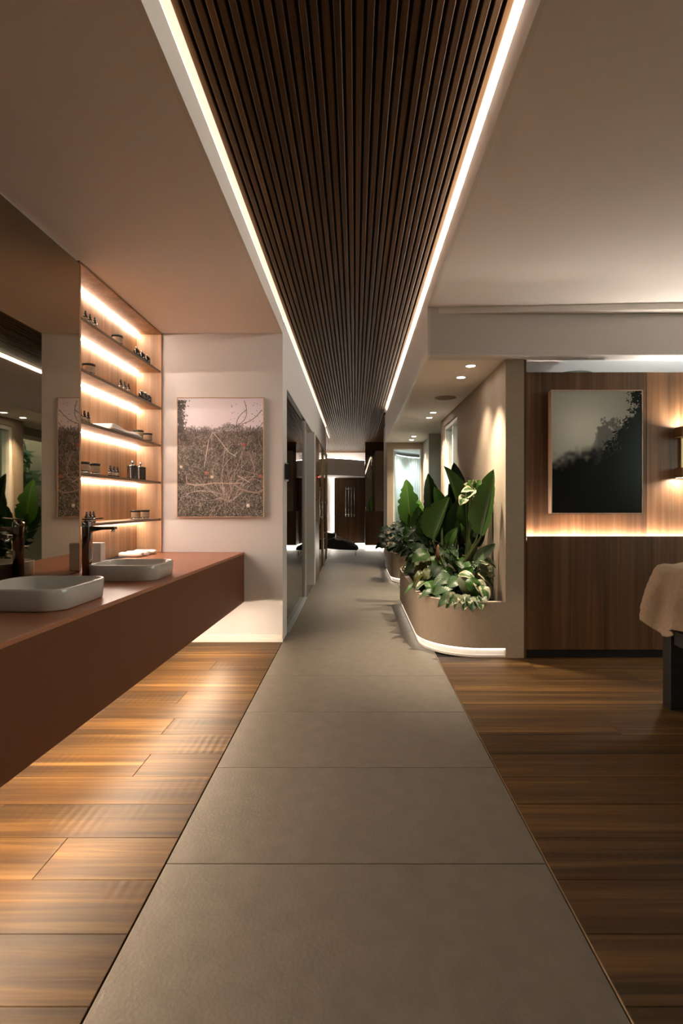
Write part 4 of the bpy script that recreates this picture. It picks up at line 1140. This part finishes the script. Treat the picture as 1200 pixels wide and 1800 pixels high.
far_big = [
    ((766, 918), (752, 832), 5.9, 6.0, 0.135, (-0.15, -1, 0.1), lf_dark, 0.75, 0.02, 0.15),
    ((758, 915), (764, 850), 5.95, 6.0, 0.12, (-0.3, -1, 0.1), lf_banana, 0.6, 0.02, 0.1),
    ((742, 938), (733, 890), 5.8, 5.8, 0.11, (-0.5, -.85, 0.2), lf_banana, 0.4, 0.1, 0.1),
    ((752, 940), (746, 895), 5.7, 5.7, 0.13, (-0.6, -.8, 0.2), lf_dark, 0.4, 0.1, 0.1),
    ((760, 950), (772, 900), 5.7, 5.7, 0.13, (-0.3, -.9, 0.2), lf_banana, 0.4, 0.1, 0.1),
    ((748, 955), (728, 925), 5.7, 5.6, 0.09, (-0.4, -.7, 0.5), lf_green, 0.3, 0.2, 0.0),
    ((778, 930), (786, 868), 5.9, 5.95, 0.13, (-0.8, -.6, 0.1), lf_dark, 0.4, 0.05, 0.1),
    ((752, 960), (736, 945), 5.6, 5.5, 0.08, (-0.5, -.6, 0.6), lf_green, 0.3, 0.2, 0.0),
]
def paddle_plant(st, big, rx, ry):
  for k, (b0, t0, yb, yt, half, hint, m_, fold, droop, rag) in enumerate(big):
      b_ = at(*b0, yb); tp = at(*t0, yt)
      add_leaf(st, b_, tp, half, hint, m_, fold=fold, droop=droop, rag=rag, nl=20)
      root = Vector((rx + 0.022 * (k % 5) + 0.15 * (b_.x - rx), ry + 0.06 * (k % 4) + 0.2 * (b_.y - ry), SOIL1))
      ax_ = (tp - b_).normalized()
      o0 = st.location
      MB().tube([root - o0, root.lerp(b_, .4) + Vector((0, 0, .03)) - o0, b_ - ax_ * .02 - o0, b_.lerp(tp, .3) - o0 - Vector(hint).normalized() * .006, b_.lerp(tp, .6) - o0 - Vector(hint).normalized() * .004],
                [0.019, 0.015, 0.009, 0.005, 0.002], n=7).build('stalk', stem_mat, st)
paddle_plant(st, big, 0.80, 4.62)
st2 = thing('banana_leaf_plant', 'tall dark paddle leaved plant at far end of the nearer planter', 'plant', (0.80, 5.85, SOIL1))
paddle_plant(st2, far_big, 0.80, 5.8)

def low_plant(name, label, loc, leaves, mat, half_k=0.42, **kw):
    """leaves: (base px, tip px, depth base, depth tip, half width, facing, material or None)"""
    t = thing(name, label, 'plant', loc)
    for k, (b0, t0, yb, yt, half, hint, m_) in enumerate(leaves):
        b_ = at(*b0, yb); tp = at(*t0, yt)
        add_leaf(t, b_, tp, half, hint, m_ or mat, **kw)
        a = Vector((loc[0] + random.uniform(-.04, .04), loc[1] + random.uniform(-.04, .04), loc[2]))
        add_stalk(t, a, b_, 0.0045, 0.003, bow=0.03)
    return t
UP = (0.0, -0.55, 0.85)
low_plant('variegated_plant', 'cream striped foliage plant by the pale wall end of the nearer planter', (0.93, 4.18, SOIL1), [
    ((848, 988), (866, 1000), 4.15, 4.08, .05, (0.1, -.7, .7), lf_stripe), ((846, 990), (862, 1016), 4.12, 4.05, .055, (0.3, -.8, .5), lf_stripe),
    ((844, 985), (870, 990), 4.1, 3.98, .04, (0, -.5, .85), lf_margin), ((838, 990), (852, 968), 4.2, 4.2, .045, (-.3, -.7, .6), lf_stripe),
    ((842, 1006), (868, 1026), 4.1, 4.0, .05, (0.3, -.8, .5), lf_margin), ((836, 1020), (852, 1046), 4.0, 3.92, .05, (0.2, -.9, .4), lf_margin),
    ((832, 1024), (848, 1038), 4.02, 3.95, .06, (0, -.8, .6), lf_green), ((826, 1016), (838, 1050), 4.0, 3.93, .055, (-.2, -.9, .5), lf_green),
    ((840, 1000), (858, 984), 4.16, 4.1, .05, (-.2, -.6, .8), lf_margin), ((850, 1012), (870, 1008), 4.1, 4.02, .04, (.1, -.7, .7), lf_stripe),
    ((846, 1030), (858, 1056), 3.96, 3.86, .045, (.2, -.9, .4), lf_margin)], lf_stripe, fold=0.25, droop=0.3, wave=0.06)
low_plant('calathea', 'silver leaved plant with one boldly striped leaf at front of nearer planter', (0.74, 4.2, SOIL1), [
    ((796, 1016), (762, 1022), 4.15, 4.05, .065, (-.1, -.7, .7), lf_silver), ((794, 1024), (764, 1040), 4.1, 4.0, .062, (-.2, -.8, .55), lf_silver),
    ((806, 1018), (786, 1030), 4.1, 4.02, .05, (0, -.8, .6), lf_silver), ((810, 1012), (822, 1050), 4.05, 3.98, .05, (0.1, -.9, .45), lf_stripe),
    ((806, 1010), (834, 1012), 4.1, 4.02, .045, (0.1, -.6, .8), lf_margin), ((800, 1014), (782, 988), 4.25, 4.3, .035, (-.5, -.8, .3), lf_margin),
    ((808, 1010), (840, 984), 4.2, 4.2, .055, (-.35, -.75, .55), lf_green), ((812, 1014), (830, 998), 4.15, 4.1, .05, (.3, -.8, .5), lf_green),
    ((802, 1006), (806, 978), 4.3, 4.35, .05, (.1, -.9, .4), lf_green), ((796, 1008), (776, 1000), 4.2, 4.2, .04, (-.3, -.7, .6), lf_green)], lf_silver, fold=0.2, droop=0.22, wave=0.03)
low_plant('trailing_vine', 'pale lobed leaves spilling over the front rim of the nearer planter', (0.80, 4.02, SOIL1), [
    ((798, 1046), (772, 1060), 3.92, 3.82, .05, (-.2, -.8, .55), lf_silver), ((802, 1046), (786, 1064), 3.9, 3.80, .05, (0, -.85, .5), lf_margin),
    ((808, 1048), (802, 1066), 3.9, 3.79, .05, (.1, -.85, .5), lf_stripe), ((818, 1050), (816, 1068), 3.9, 3.79, .052, (0, -.9, .4), lf_margin),
    ((826, 1050), (832, 1070), 3.9, 3.79, .05, (.1, -.9, .4), lf_silver), ((836, 1050), (848, 1068), 3.9, 3.8, .045, (.2, -.9, .4), lf_margin),
    ((812, 1046), (824, 1062), 3.92, 3.82, .045, (.1, -.7, .7), lf_stripe), ((844, 1048), (854, 1060), 3.92, 3.82, .035, (.2, -.8, .5), lf_silver)], lf_margin, fold=0.3, droop=0.25, wave=0.16)
low_plant('croton', 'dark yellow veined leafy plant at left rim of the nearer planter', (0.60, 4.75, SOIL1), [
    ((742, 985), (727, 1004), 4.6, 4.45, .035, (-.5, -.7, .5), None), ((744, 990), (724, 1018), 4.5, 4.4, .035, (-.5, -.8, .4), None), ((746, 985), (738, 1014), 4.5, 4.4, .035, (-.2, -.9, .4), None),
    ((738, 975), (712, 986), 4.9, 4.75, .04, (-.4, -.5, .8), lf_green), ((738, 980), (710, 994), 4.85, 4.7, .03, (-.4, -.6, .7), lf_dark), ((748, 975), (730, 966), 4.9, 4.8, .035, (-.4, -.7, .6), None),
    ((750, 982), (764, 962), 4.7, 4.7, .04, (-.2, -.8, .5), None), ((748, 978), (742, 956), 4.9, 4.9, .035, (-.2, -.9, .3), None), ((752, 990), (768, 976), 4.6, 4.6, .035, (.1, -.8, .6), None),
    ((744, 1004), (726, 1026), 4.4, 4.3, .035, (-.4, -.8, .4), None), ((752, 1000), (744, 1022), 4.4, 4.3, .035, (-.1, -.9, .4), None), ((754, 992), (734, 990), 4.6, 4.5, .035, (-.2, -.5, .8), None),
    ((756, 996), (748, 1008), 4.45, 4.4, .03, (-.1, -.7, .7), None)], lf_croton, fold=0.3, droop=0.3, wave=0.08)
low_plant('prayer_plant', 'green and white leaves over the left curve of the nearer planter', (0.64, 4.42, SOIL1), [
    ((752, 1022), (762, 1042), 4.2, 4.1, .045, (-.1, -.9, .5), lf_green), ((748, 1024), (730, 1032), 4.3, 4.2, .03, (-.3, -.6, .8), lf_margin), ((740, 1026), (712, 1034), 4.45, 4.3, .03, (-.3, -.6, .75), lf_green),
    ((766, 1040), (736, 1046), 4.1, 4.05, .032, (-.1, -.5, .85), lf_silver), ((762, 1036), (742, 1040), 4.2, 4.1, .03, (-.1, -.5, .85), lf_green), ((760, 1010), (742, 1004), 4.4, 4.35, .03, (-.1, -.7, .7), lf_margin),
    ((762, 1006), (776, 996), 4.3, 4.3, .03, (.1, -.7, .7), lf_margin), ((760, 1004), (750, 1016), 4.3, 4.25, .035, (-.2, -.8, .5), lf_stripe), ((756, 1030), (742, 1018), 4.3, 4.3, .04, (-.3, -.8, .5), lf_dark)], lf_margin, fold=0.3, droop=0.25, wave=0.08)
low_plant('aspidistra', 'long grey green leaves leaning to the right in the nearer planter', (0.80, 4.45, SOIL1), [
    ((834, 988), (870, 955), 4.1, 4.02, .05, (-.55, -.8, .2), lf_silver), ((808, 988), (776, 968), 4.5, 4.5, .05, (.4, -.85, .3), lf_dark), ((836, 986), (860, 966), 4.2, 4.2, .05, (-.3, -.9, .3), lf_dark),
    ((826, 982), (838, 946), 4.6, 4.65, .05, (.1, -.9, .1), lf_green), ((800, 985), (790, 955), 4.7, 4.75, .05, (.2, -.9, .2), lf_dark)], lf_dark, fold=0.3, droop=0.1)
low_plant('schefflera', 'cream edged leaf cluster high up behind the huge leaves', (0.95, 4.45, SOIL1), [
    ((828, 858), (818, 850), 4.42, 4.36, .035, (-.3, -.8, .5), None), ((830, 856), (824, 844), 4.42, 4.38, .03, (-.1, -.8, .5), lf_green), ((832, 856), (834, 842), 4.42, 4.38, .03, (.1, -.8, .5), None),
    ((834, 857), (844, 844), 4.42, 4.38, .03, (.2, -.8, .5), lf_green), ((836, 860), (850, 852), 4.42, 4.36, .035, (.3, -.8, .5), None), ((832, 862), (838, 876), 4.38, 4.32, .04, (.1, -.9, .4), None),
    ((828, 862), (820, 874), 4.38, 4.32, .04, (-.2, -.9, .4), None), ((830, 860), (812, 862), 4.38, 4.32, .035, (-.3, -.8, .5), None), ((818, 872), (808, 886), 4.36, 4.32, .045, (-.2, -.9, .3), None),
    ((836, 862), (848, 866), 4.42, 4.36, .03, (.3, -.8, .5), None)], lf_margin, fold=0.25, droop=0.2, wave=0.08)
br = thing('flowering_bromeliad', 'small plant with a rusty orange flower spike in nearer planter', 'plant', (0.725, 4.55, SOIL1))
P_ = at(770, 972, 4.55) - br.location
MB().tube([(0, 0, 0), (P_.x * .5, 0, P_.z * .5), (P_.x, 0, P_.z - .06)], [.006, .005, .005]).build('stalk', stem_mat, br)
MB().lathe([(0.006, -0.07), (0.018, -0.05), (0.021, -0.01), (0.019, 0.03), (0.012, 0.06), (0.003, 0.075)], c=tuple(P_), n=12).build('flower_spike', orange_bract, br)
for k in range(7):
    a = 2 * PI * k / 7 + .3
    d = Vector((math.cos(a), math.sin(a), 0))
    add_leaf(br, br.location + Vector((0, 0, 0.02)), br.location + d * .22 + Vector((0, 0, .20 + .03 * (k % 2))), .022, (-d.x, -d.y, 1.2), lf_dark, fold=.3, droop=.2)

# far planter plants
SOIL2 = 0.37
bp2 = thing('banana_plant', 'bright green banana leaf plant before the glowing opening, far end of nearer planter', 'plant', (0.70, 5.98, SOIL1))
for b0, t0, yb, yt, half, hint, m_, rag, fold in (((721, 922), (714, 842), 6.05, 6.1, .135, (-.05, -1, .1), lf_bright, .34, .18), ((728, 925), (738, 878), 6.1, 6.15, .09, (.4, -.9, .1), lf_bright, .2, .4), ((735, 950), (746, 905), 6.0, 6.0, .08, (.2, -.9, .2), lf_banana, .1, .4),
                                           ((724, 955), (712, 925), 5.95, 5.9, .07, (-.4, -.8, .3), lf_green, .1, .3), ((738, 972), (730, 945), 5.8, 5.8, .08, (-.3, -.9, .4), lf_bright, .1, .3), ((722, 925), (704, 890), 6.1, 6.15, .09, (-.7, -.6, .2), lf_banana, .2, .4)):
    b_ = at(*b0, yb); tp = at(*t0, yt)
    add_leaf(bp2, b_, tp, half, hint, m_, rag=rag, fold=fold, droop=.06, nl=22)
    add_stalk(bp2, (0.70, 5.95, SOIL1), b_, .013, .007, .02)
def bush(name, label, cx, cy, z, n_, rx, ry, rz, mats, seed, ls=.16):
    r = random.Random(seed)
    t = thing(name, label, 'plant', (cx, cy, SOIL2))
    for k in range(n_):
        a = r.random() * 2 * PI; u = r.random() ** .5; el = r.random()
        c = Vector((cx + rx * u * math.cos(a), cy + ry * u * math.sin(a), z + rz * el))
        d = Vector((math.cos(a) * (.4 + u), math.sin(a) * (.4 + u), .5 - .9 * u * r.random() - .2 * (1 - el))).normalized()
        s = ls * r.uniform(.7, 1.25)
        add_leaf(t, c, c + d * s, s * r.uniform(.3, .44), (d.x * -.3, -.6, .8), r.choice(mats), fold=.25, droop=.3, nl=9, nw=3, rag=.5 if k % 3 == 0 else 0, wave=.06)
        if k % 2 == 0: add_stalk(t, (cx + .1 * (r.random() - .5), cy + .1 * (r.random() - .5), SOIL2), c, .006, .003, .03)
    return t
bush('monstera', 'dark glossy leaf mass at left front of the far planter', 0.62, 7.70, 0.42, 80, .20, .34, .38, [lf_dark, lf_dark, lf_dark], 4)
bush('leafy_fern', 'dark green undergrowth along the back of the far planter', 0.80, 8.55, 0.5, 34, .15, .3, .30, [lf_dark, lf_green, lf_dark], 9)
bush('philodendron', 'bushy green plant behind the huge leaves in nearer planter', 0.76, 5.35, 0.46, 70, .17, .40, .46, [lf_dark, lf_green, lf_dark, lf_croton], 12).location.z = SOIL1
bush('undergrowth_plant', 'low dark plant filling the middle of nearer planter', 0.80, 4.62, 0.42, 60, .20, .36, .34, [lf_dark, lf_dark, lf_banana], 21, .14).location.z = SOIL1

# ------------------------------------------------------------------ massage table and blanket
mt = thing('massage_table', 'massage table with black frame at right edge under blanket', 'table', (2.1, 2.0, 0))
MB().box(-0.37, 0.37, -1.1, 0.93, 0.70, 0.775).build('mattress', mattress_mat, mt, bevel=0.02, seg=3)
MB().box(-0.365, 0.365, -1.08, 0.935, 0.615, 0.697).build('frame', black_metal, mt, bevel=0.004)
for x in (-0.357, 0.277):
    for y_ in (0.872, -1.05):
        MB().box(x, x + 0.08, y_, y_ + 0.075, 0, 0.614).build('leg', black_metal, mt, bevel=0.004)
MB().box(-0.276, 0.276, 0.885, 0.935, 0.07, 0.17).build('crossbar', black_metal, mt, bevel=0.004)
MB().box(-0.34, -0.29, -0.974, 0.871, 0.36, 0.44).build('crossbar', black_metal, mt, bevel=0.004)
MB().box(0.29, 0.34, -0.974, 0.871, 0.36, 0.44).build('crossbar', black_metal, mt, bevel=0.004)
per = [(1.715, y_) for y_ in np.linspace(1.9, 2.86, 44)] + arcpts(1.785, 2.87, 0.07, 180, 90, 12)[1:] + [(x, 2.94) for x in np.linspace(1.80, 2.45, 26)]
cum = [0]
for a, b_ in zip(per, per[1:]): cum.append(cum[-1] + math.hypot(b_[0] - a[0], b_[1] - a[1]))
nrm_ = []
for i in range(len(per)):
    a = Vector(per[max(0, i - 1)]); b_ = Vector(per[min(len(per) - 1, i + 1)]); t_ = (b_ - a).normalized(); nrm_.append(Vector((-t_.y, t_.x)))
rows = []
for i, (p, s) in enumerate(zip(per, cum)):
    row = []
    corner = math.exp(-((s - 1.02) / 0.12) ** 2)
    drop = 0.335 + 0.03 * math.sin(s * 9) + 0.025 * math.sin(s * 23 + 1) - 0.05 * corner + 0.10 * max(0, 0.75 - s)
    for v in np.linspace(-0.30, 1, 30):
        fold_ = 0.030 * math.sin(s * 27 + 1.2 * v) + 0.014 * math.sin(s * 61 + 1) + 0.003 * abs(math.sin(s * 95))
        if v <= 0:
            o_ = v * 0.6; x, y_ = p[0] + nrm_[i].x * o_, p[1] + nrm_[i].y * o_
            if nrm_[i].x < -.3 and nrm_[i].y > .3: pass
            z = 0.785 + 0.012 * math.exp(v * 8) * 0 + 0.006 * math.sin(s * 34) * math.exp(v * 9) + 0.012
        else:
            rad = 0.045; th = min(1.0, v * drop / (rad * PI / 2)) * PI / 2
            out = rad * math.sin(th); dz = rad * (1 - math.cos(th)); rest = max(0, v * drop - rad * PI / 2)
            out += rest * (0.16 + .22 * corner) + fold_ * min(1, v * 1.6) - .005
            dz += rest
            x, y_ = p[0] + nrm_[i].x * out, p[1] + nrm_[i].y * out
            z = 0.797 - dz + 0.006 * math.sin(s * 34) * max(0, 1 - v * 4)
        z += 0.003 * math.sin(s * 160) * math.sin(v * 46)      # cable knit relief
        row.append((x, y_, z))
    rows.append(row)
bl = MB().grid(rows).build('knit_blanket', blanket_mat)
sd_ = bl.modifiers.new('thickness', 'SOLIDIFY'); sd_.thickness = 0.006; sd_.offset = 1
tag(bl, 'beige cable knit blanket draped over the massage table end', 'blanket')

# ------------------------------------------------------------------ far lounge
lw = MB().box(-0.56, 0.252, YF - 0.04, YF + 0.045, 0.09, 1.83).box(0.252, 1.5, 13.19, YF + 0.045, 0.09, 0.955)
lp = struct(lw.build('wall_far', dark_void), 'dark wood panelled wall at the end of the lounge', 'wall')
x = -0.56
while x < 1.49:
    x1 = min(x + 0.135, 1.5)
    if x < 0.25 < x1: x1 = 0.252
    zt = 1.83 if x < 0.25 else 0.955
    yb_ = YF - 0.055 if x < 0.25 else 13.175
    box('panel', lounge_wood, x + 0.0012, x1 - 0.0012, yb_, yb_ + 0.0145, 0.09, zt, lp)
    x = x1
tag(MB().box(-2.4, 0.25, YF - 0.035, YF - 0.01, 0.004, 0.086).box(0.256, 1.49, 13.2, 13.225, 0.004, 0.086).build('light_strip', led_lounge), 'white light strip along the foot of the far wood wall', 'light strip')
tag(MB().box(-0.59, -0.562, YF - 0.03, YF - 0.004, 0.09, 1.85).build('light_strip', led_lounge), 'upright light strip at left edge of the far wood wall', 'light strip')
tag(MB().box(0.255, 1.49, 13.18, YF - 0.02, 0.957, 2.715).build('lounge_mirror', mirror_dark), 'dark mirror on the far wall right of the towel rail', 'mirror')
# curved bulkhead with cove light
cv = [(-2.45, 11.9), (-1.6, 12.0), (-1.0, 12.25), (-0.5, 12.55), (-0.1, 12.85), (0.24, 13.2)]
cvf = []
for a, b_ in zip(cv, cv[1:]):
    for s in np.linspace(0, 1, 5)[:-1]: cvf.append((a[0] + (b_[0] - a[0]) * s, a[1] + (b_[1] - a[1]) * s))
cvf.append(cv[-1])
bh = MB().prism(cvf + [(0.24, 15.97), (-2.45, 15.97)], 1.835, 2.245)
struct(bh.build('bulkhead', plain('bulkhead_white', (0.86, 0.84, 0.82), 0.7, var=0.01)), 'curved white bulkhead over the far wood wall', 'bulkhead')
struct(MB().box(-2.45, 0.62, 15.9, 15.95, 2.247, 2.712).box(0.50, 0.55, 13.9, 15.9, 2.247, 2.712).build('wall_cove', white_paint), 'white wall above the curved bulkhead, lit by its cove', 'wall')
cvi = [(x, y_ + 0.10) for x, y_ in cvf]; cvj = [(x, y_ + 0.16) for x, y_ in cvf]
tag(MB().prism(cvi + cvj[::-1], 2.246, 2.26).box(-2.3, 0.22, 15.7, 15.74, 2.246, 2.30).build('light_strip', led_lounge), 'curved cove light strip on top of the white bulkhead', 'light strip')
tr = thing('towel_rail', 'chrome towel rail of four upright bars on the far wood wall', 'towel rail', (-0.135, YF - 0.056, 0.80))
for k in range(4):
    MB().tube([(-0.115 + 0.076 * k, -0.05, 0.0), (-0.115 + 0.076 * k, -0.05, 0.79)], 0.0125).build('bar', chrome, tr)
for z in (0.06, 0.74):
    MB().tube([(-0.135, -0.05, z), (0.135, -0.05, z)], 0.008).build('crossbar', chrome, tr)
    for k in (0, 3):
        MB().tube([(-0.115 + 0.076 * k, -0.05, z), (-0.115 + 0.076 * k, 0, z)], 0.008).build('bracket', chrome, tr)
ch = thing('chaise_longue', 'black leather chaise longue with chrome arms in the far lounge', 'chair', (-0.55, 11.75, 0))
prof = [(-0.75, 0.62), (-0.60, 0.60), (0.08, 0.49), (0.12, 0.47), (0.10, 0.36), (0.30, 0.33), (0.52, 0.24), (0.63, 0.17), (0.60, 0.115), (0.2, 0.13), (-0.1, 0.16), (-0.6, 0.28), (-0.8, 0.5)]
cs = MB(); ring = lambda y_: [(x, y_, z) for x, z in prof]
cs.loops([ring(-0.30), ring(0.30)], smooth=False)
cs.build('cushion', black_leather, ch, bevel=0.02, seg=3)
for y_ in (-0.32, 0.32):
    MB().tube([(-0.55, y_, 0.34), (-0.1, y_, 0.34), (0.09, y_, 0.40), (0.32, y_, 0.34), (0.55, y_, 0.26)], 0.010).build('arm', chrome, ch)
    for x_ in (-0.5, 0.56):
        MB().tube([(x_, y_ * .9, 0.0), (x_, y_ * .9, 0.25 if x_ < 0 else 0.2)], 0.010).build('leg', chrome, ch)
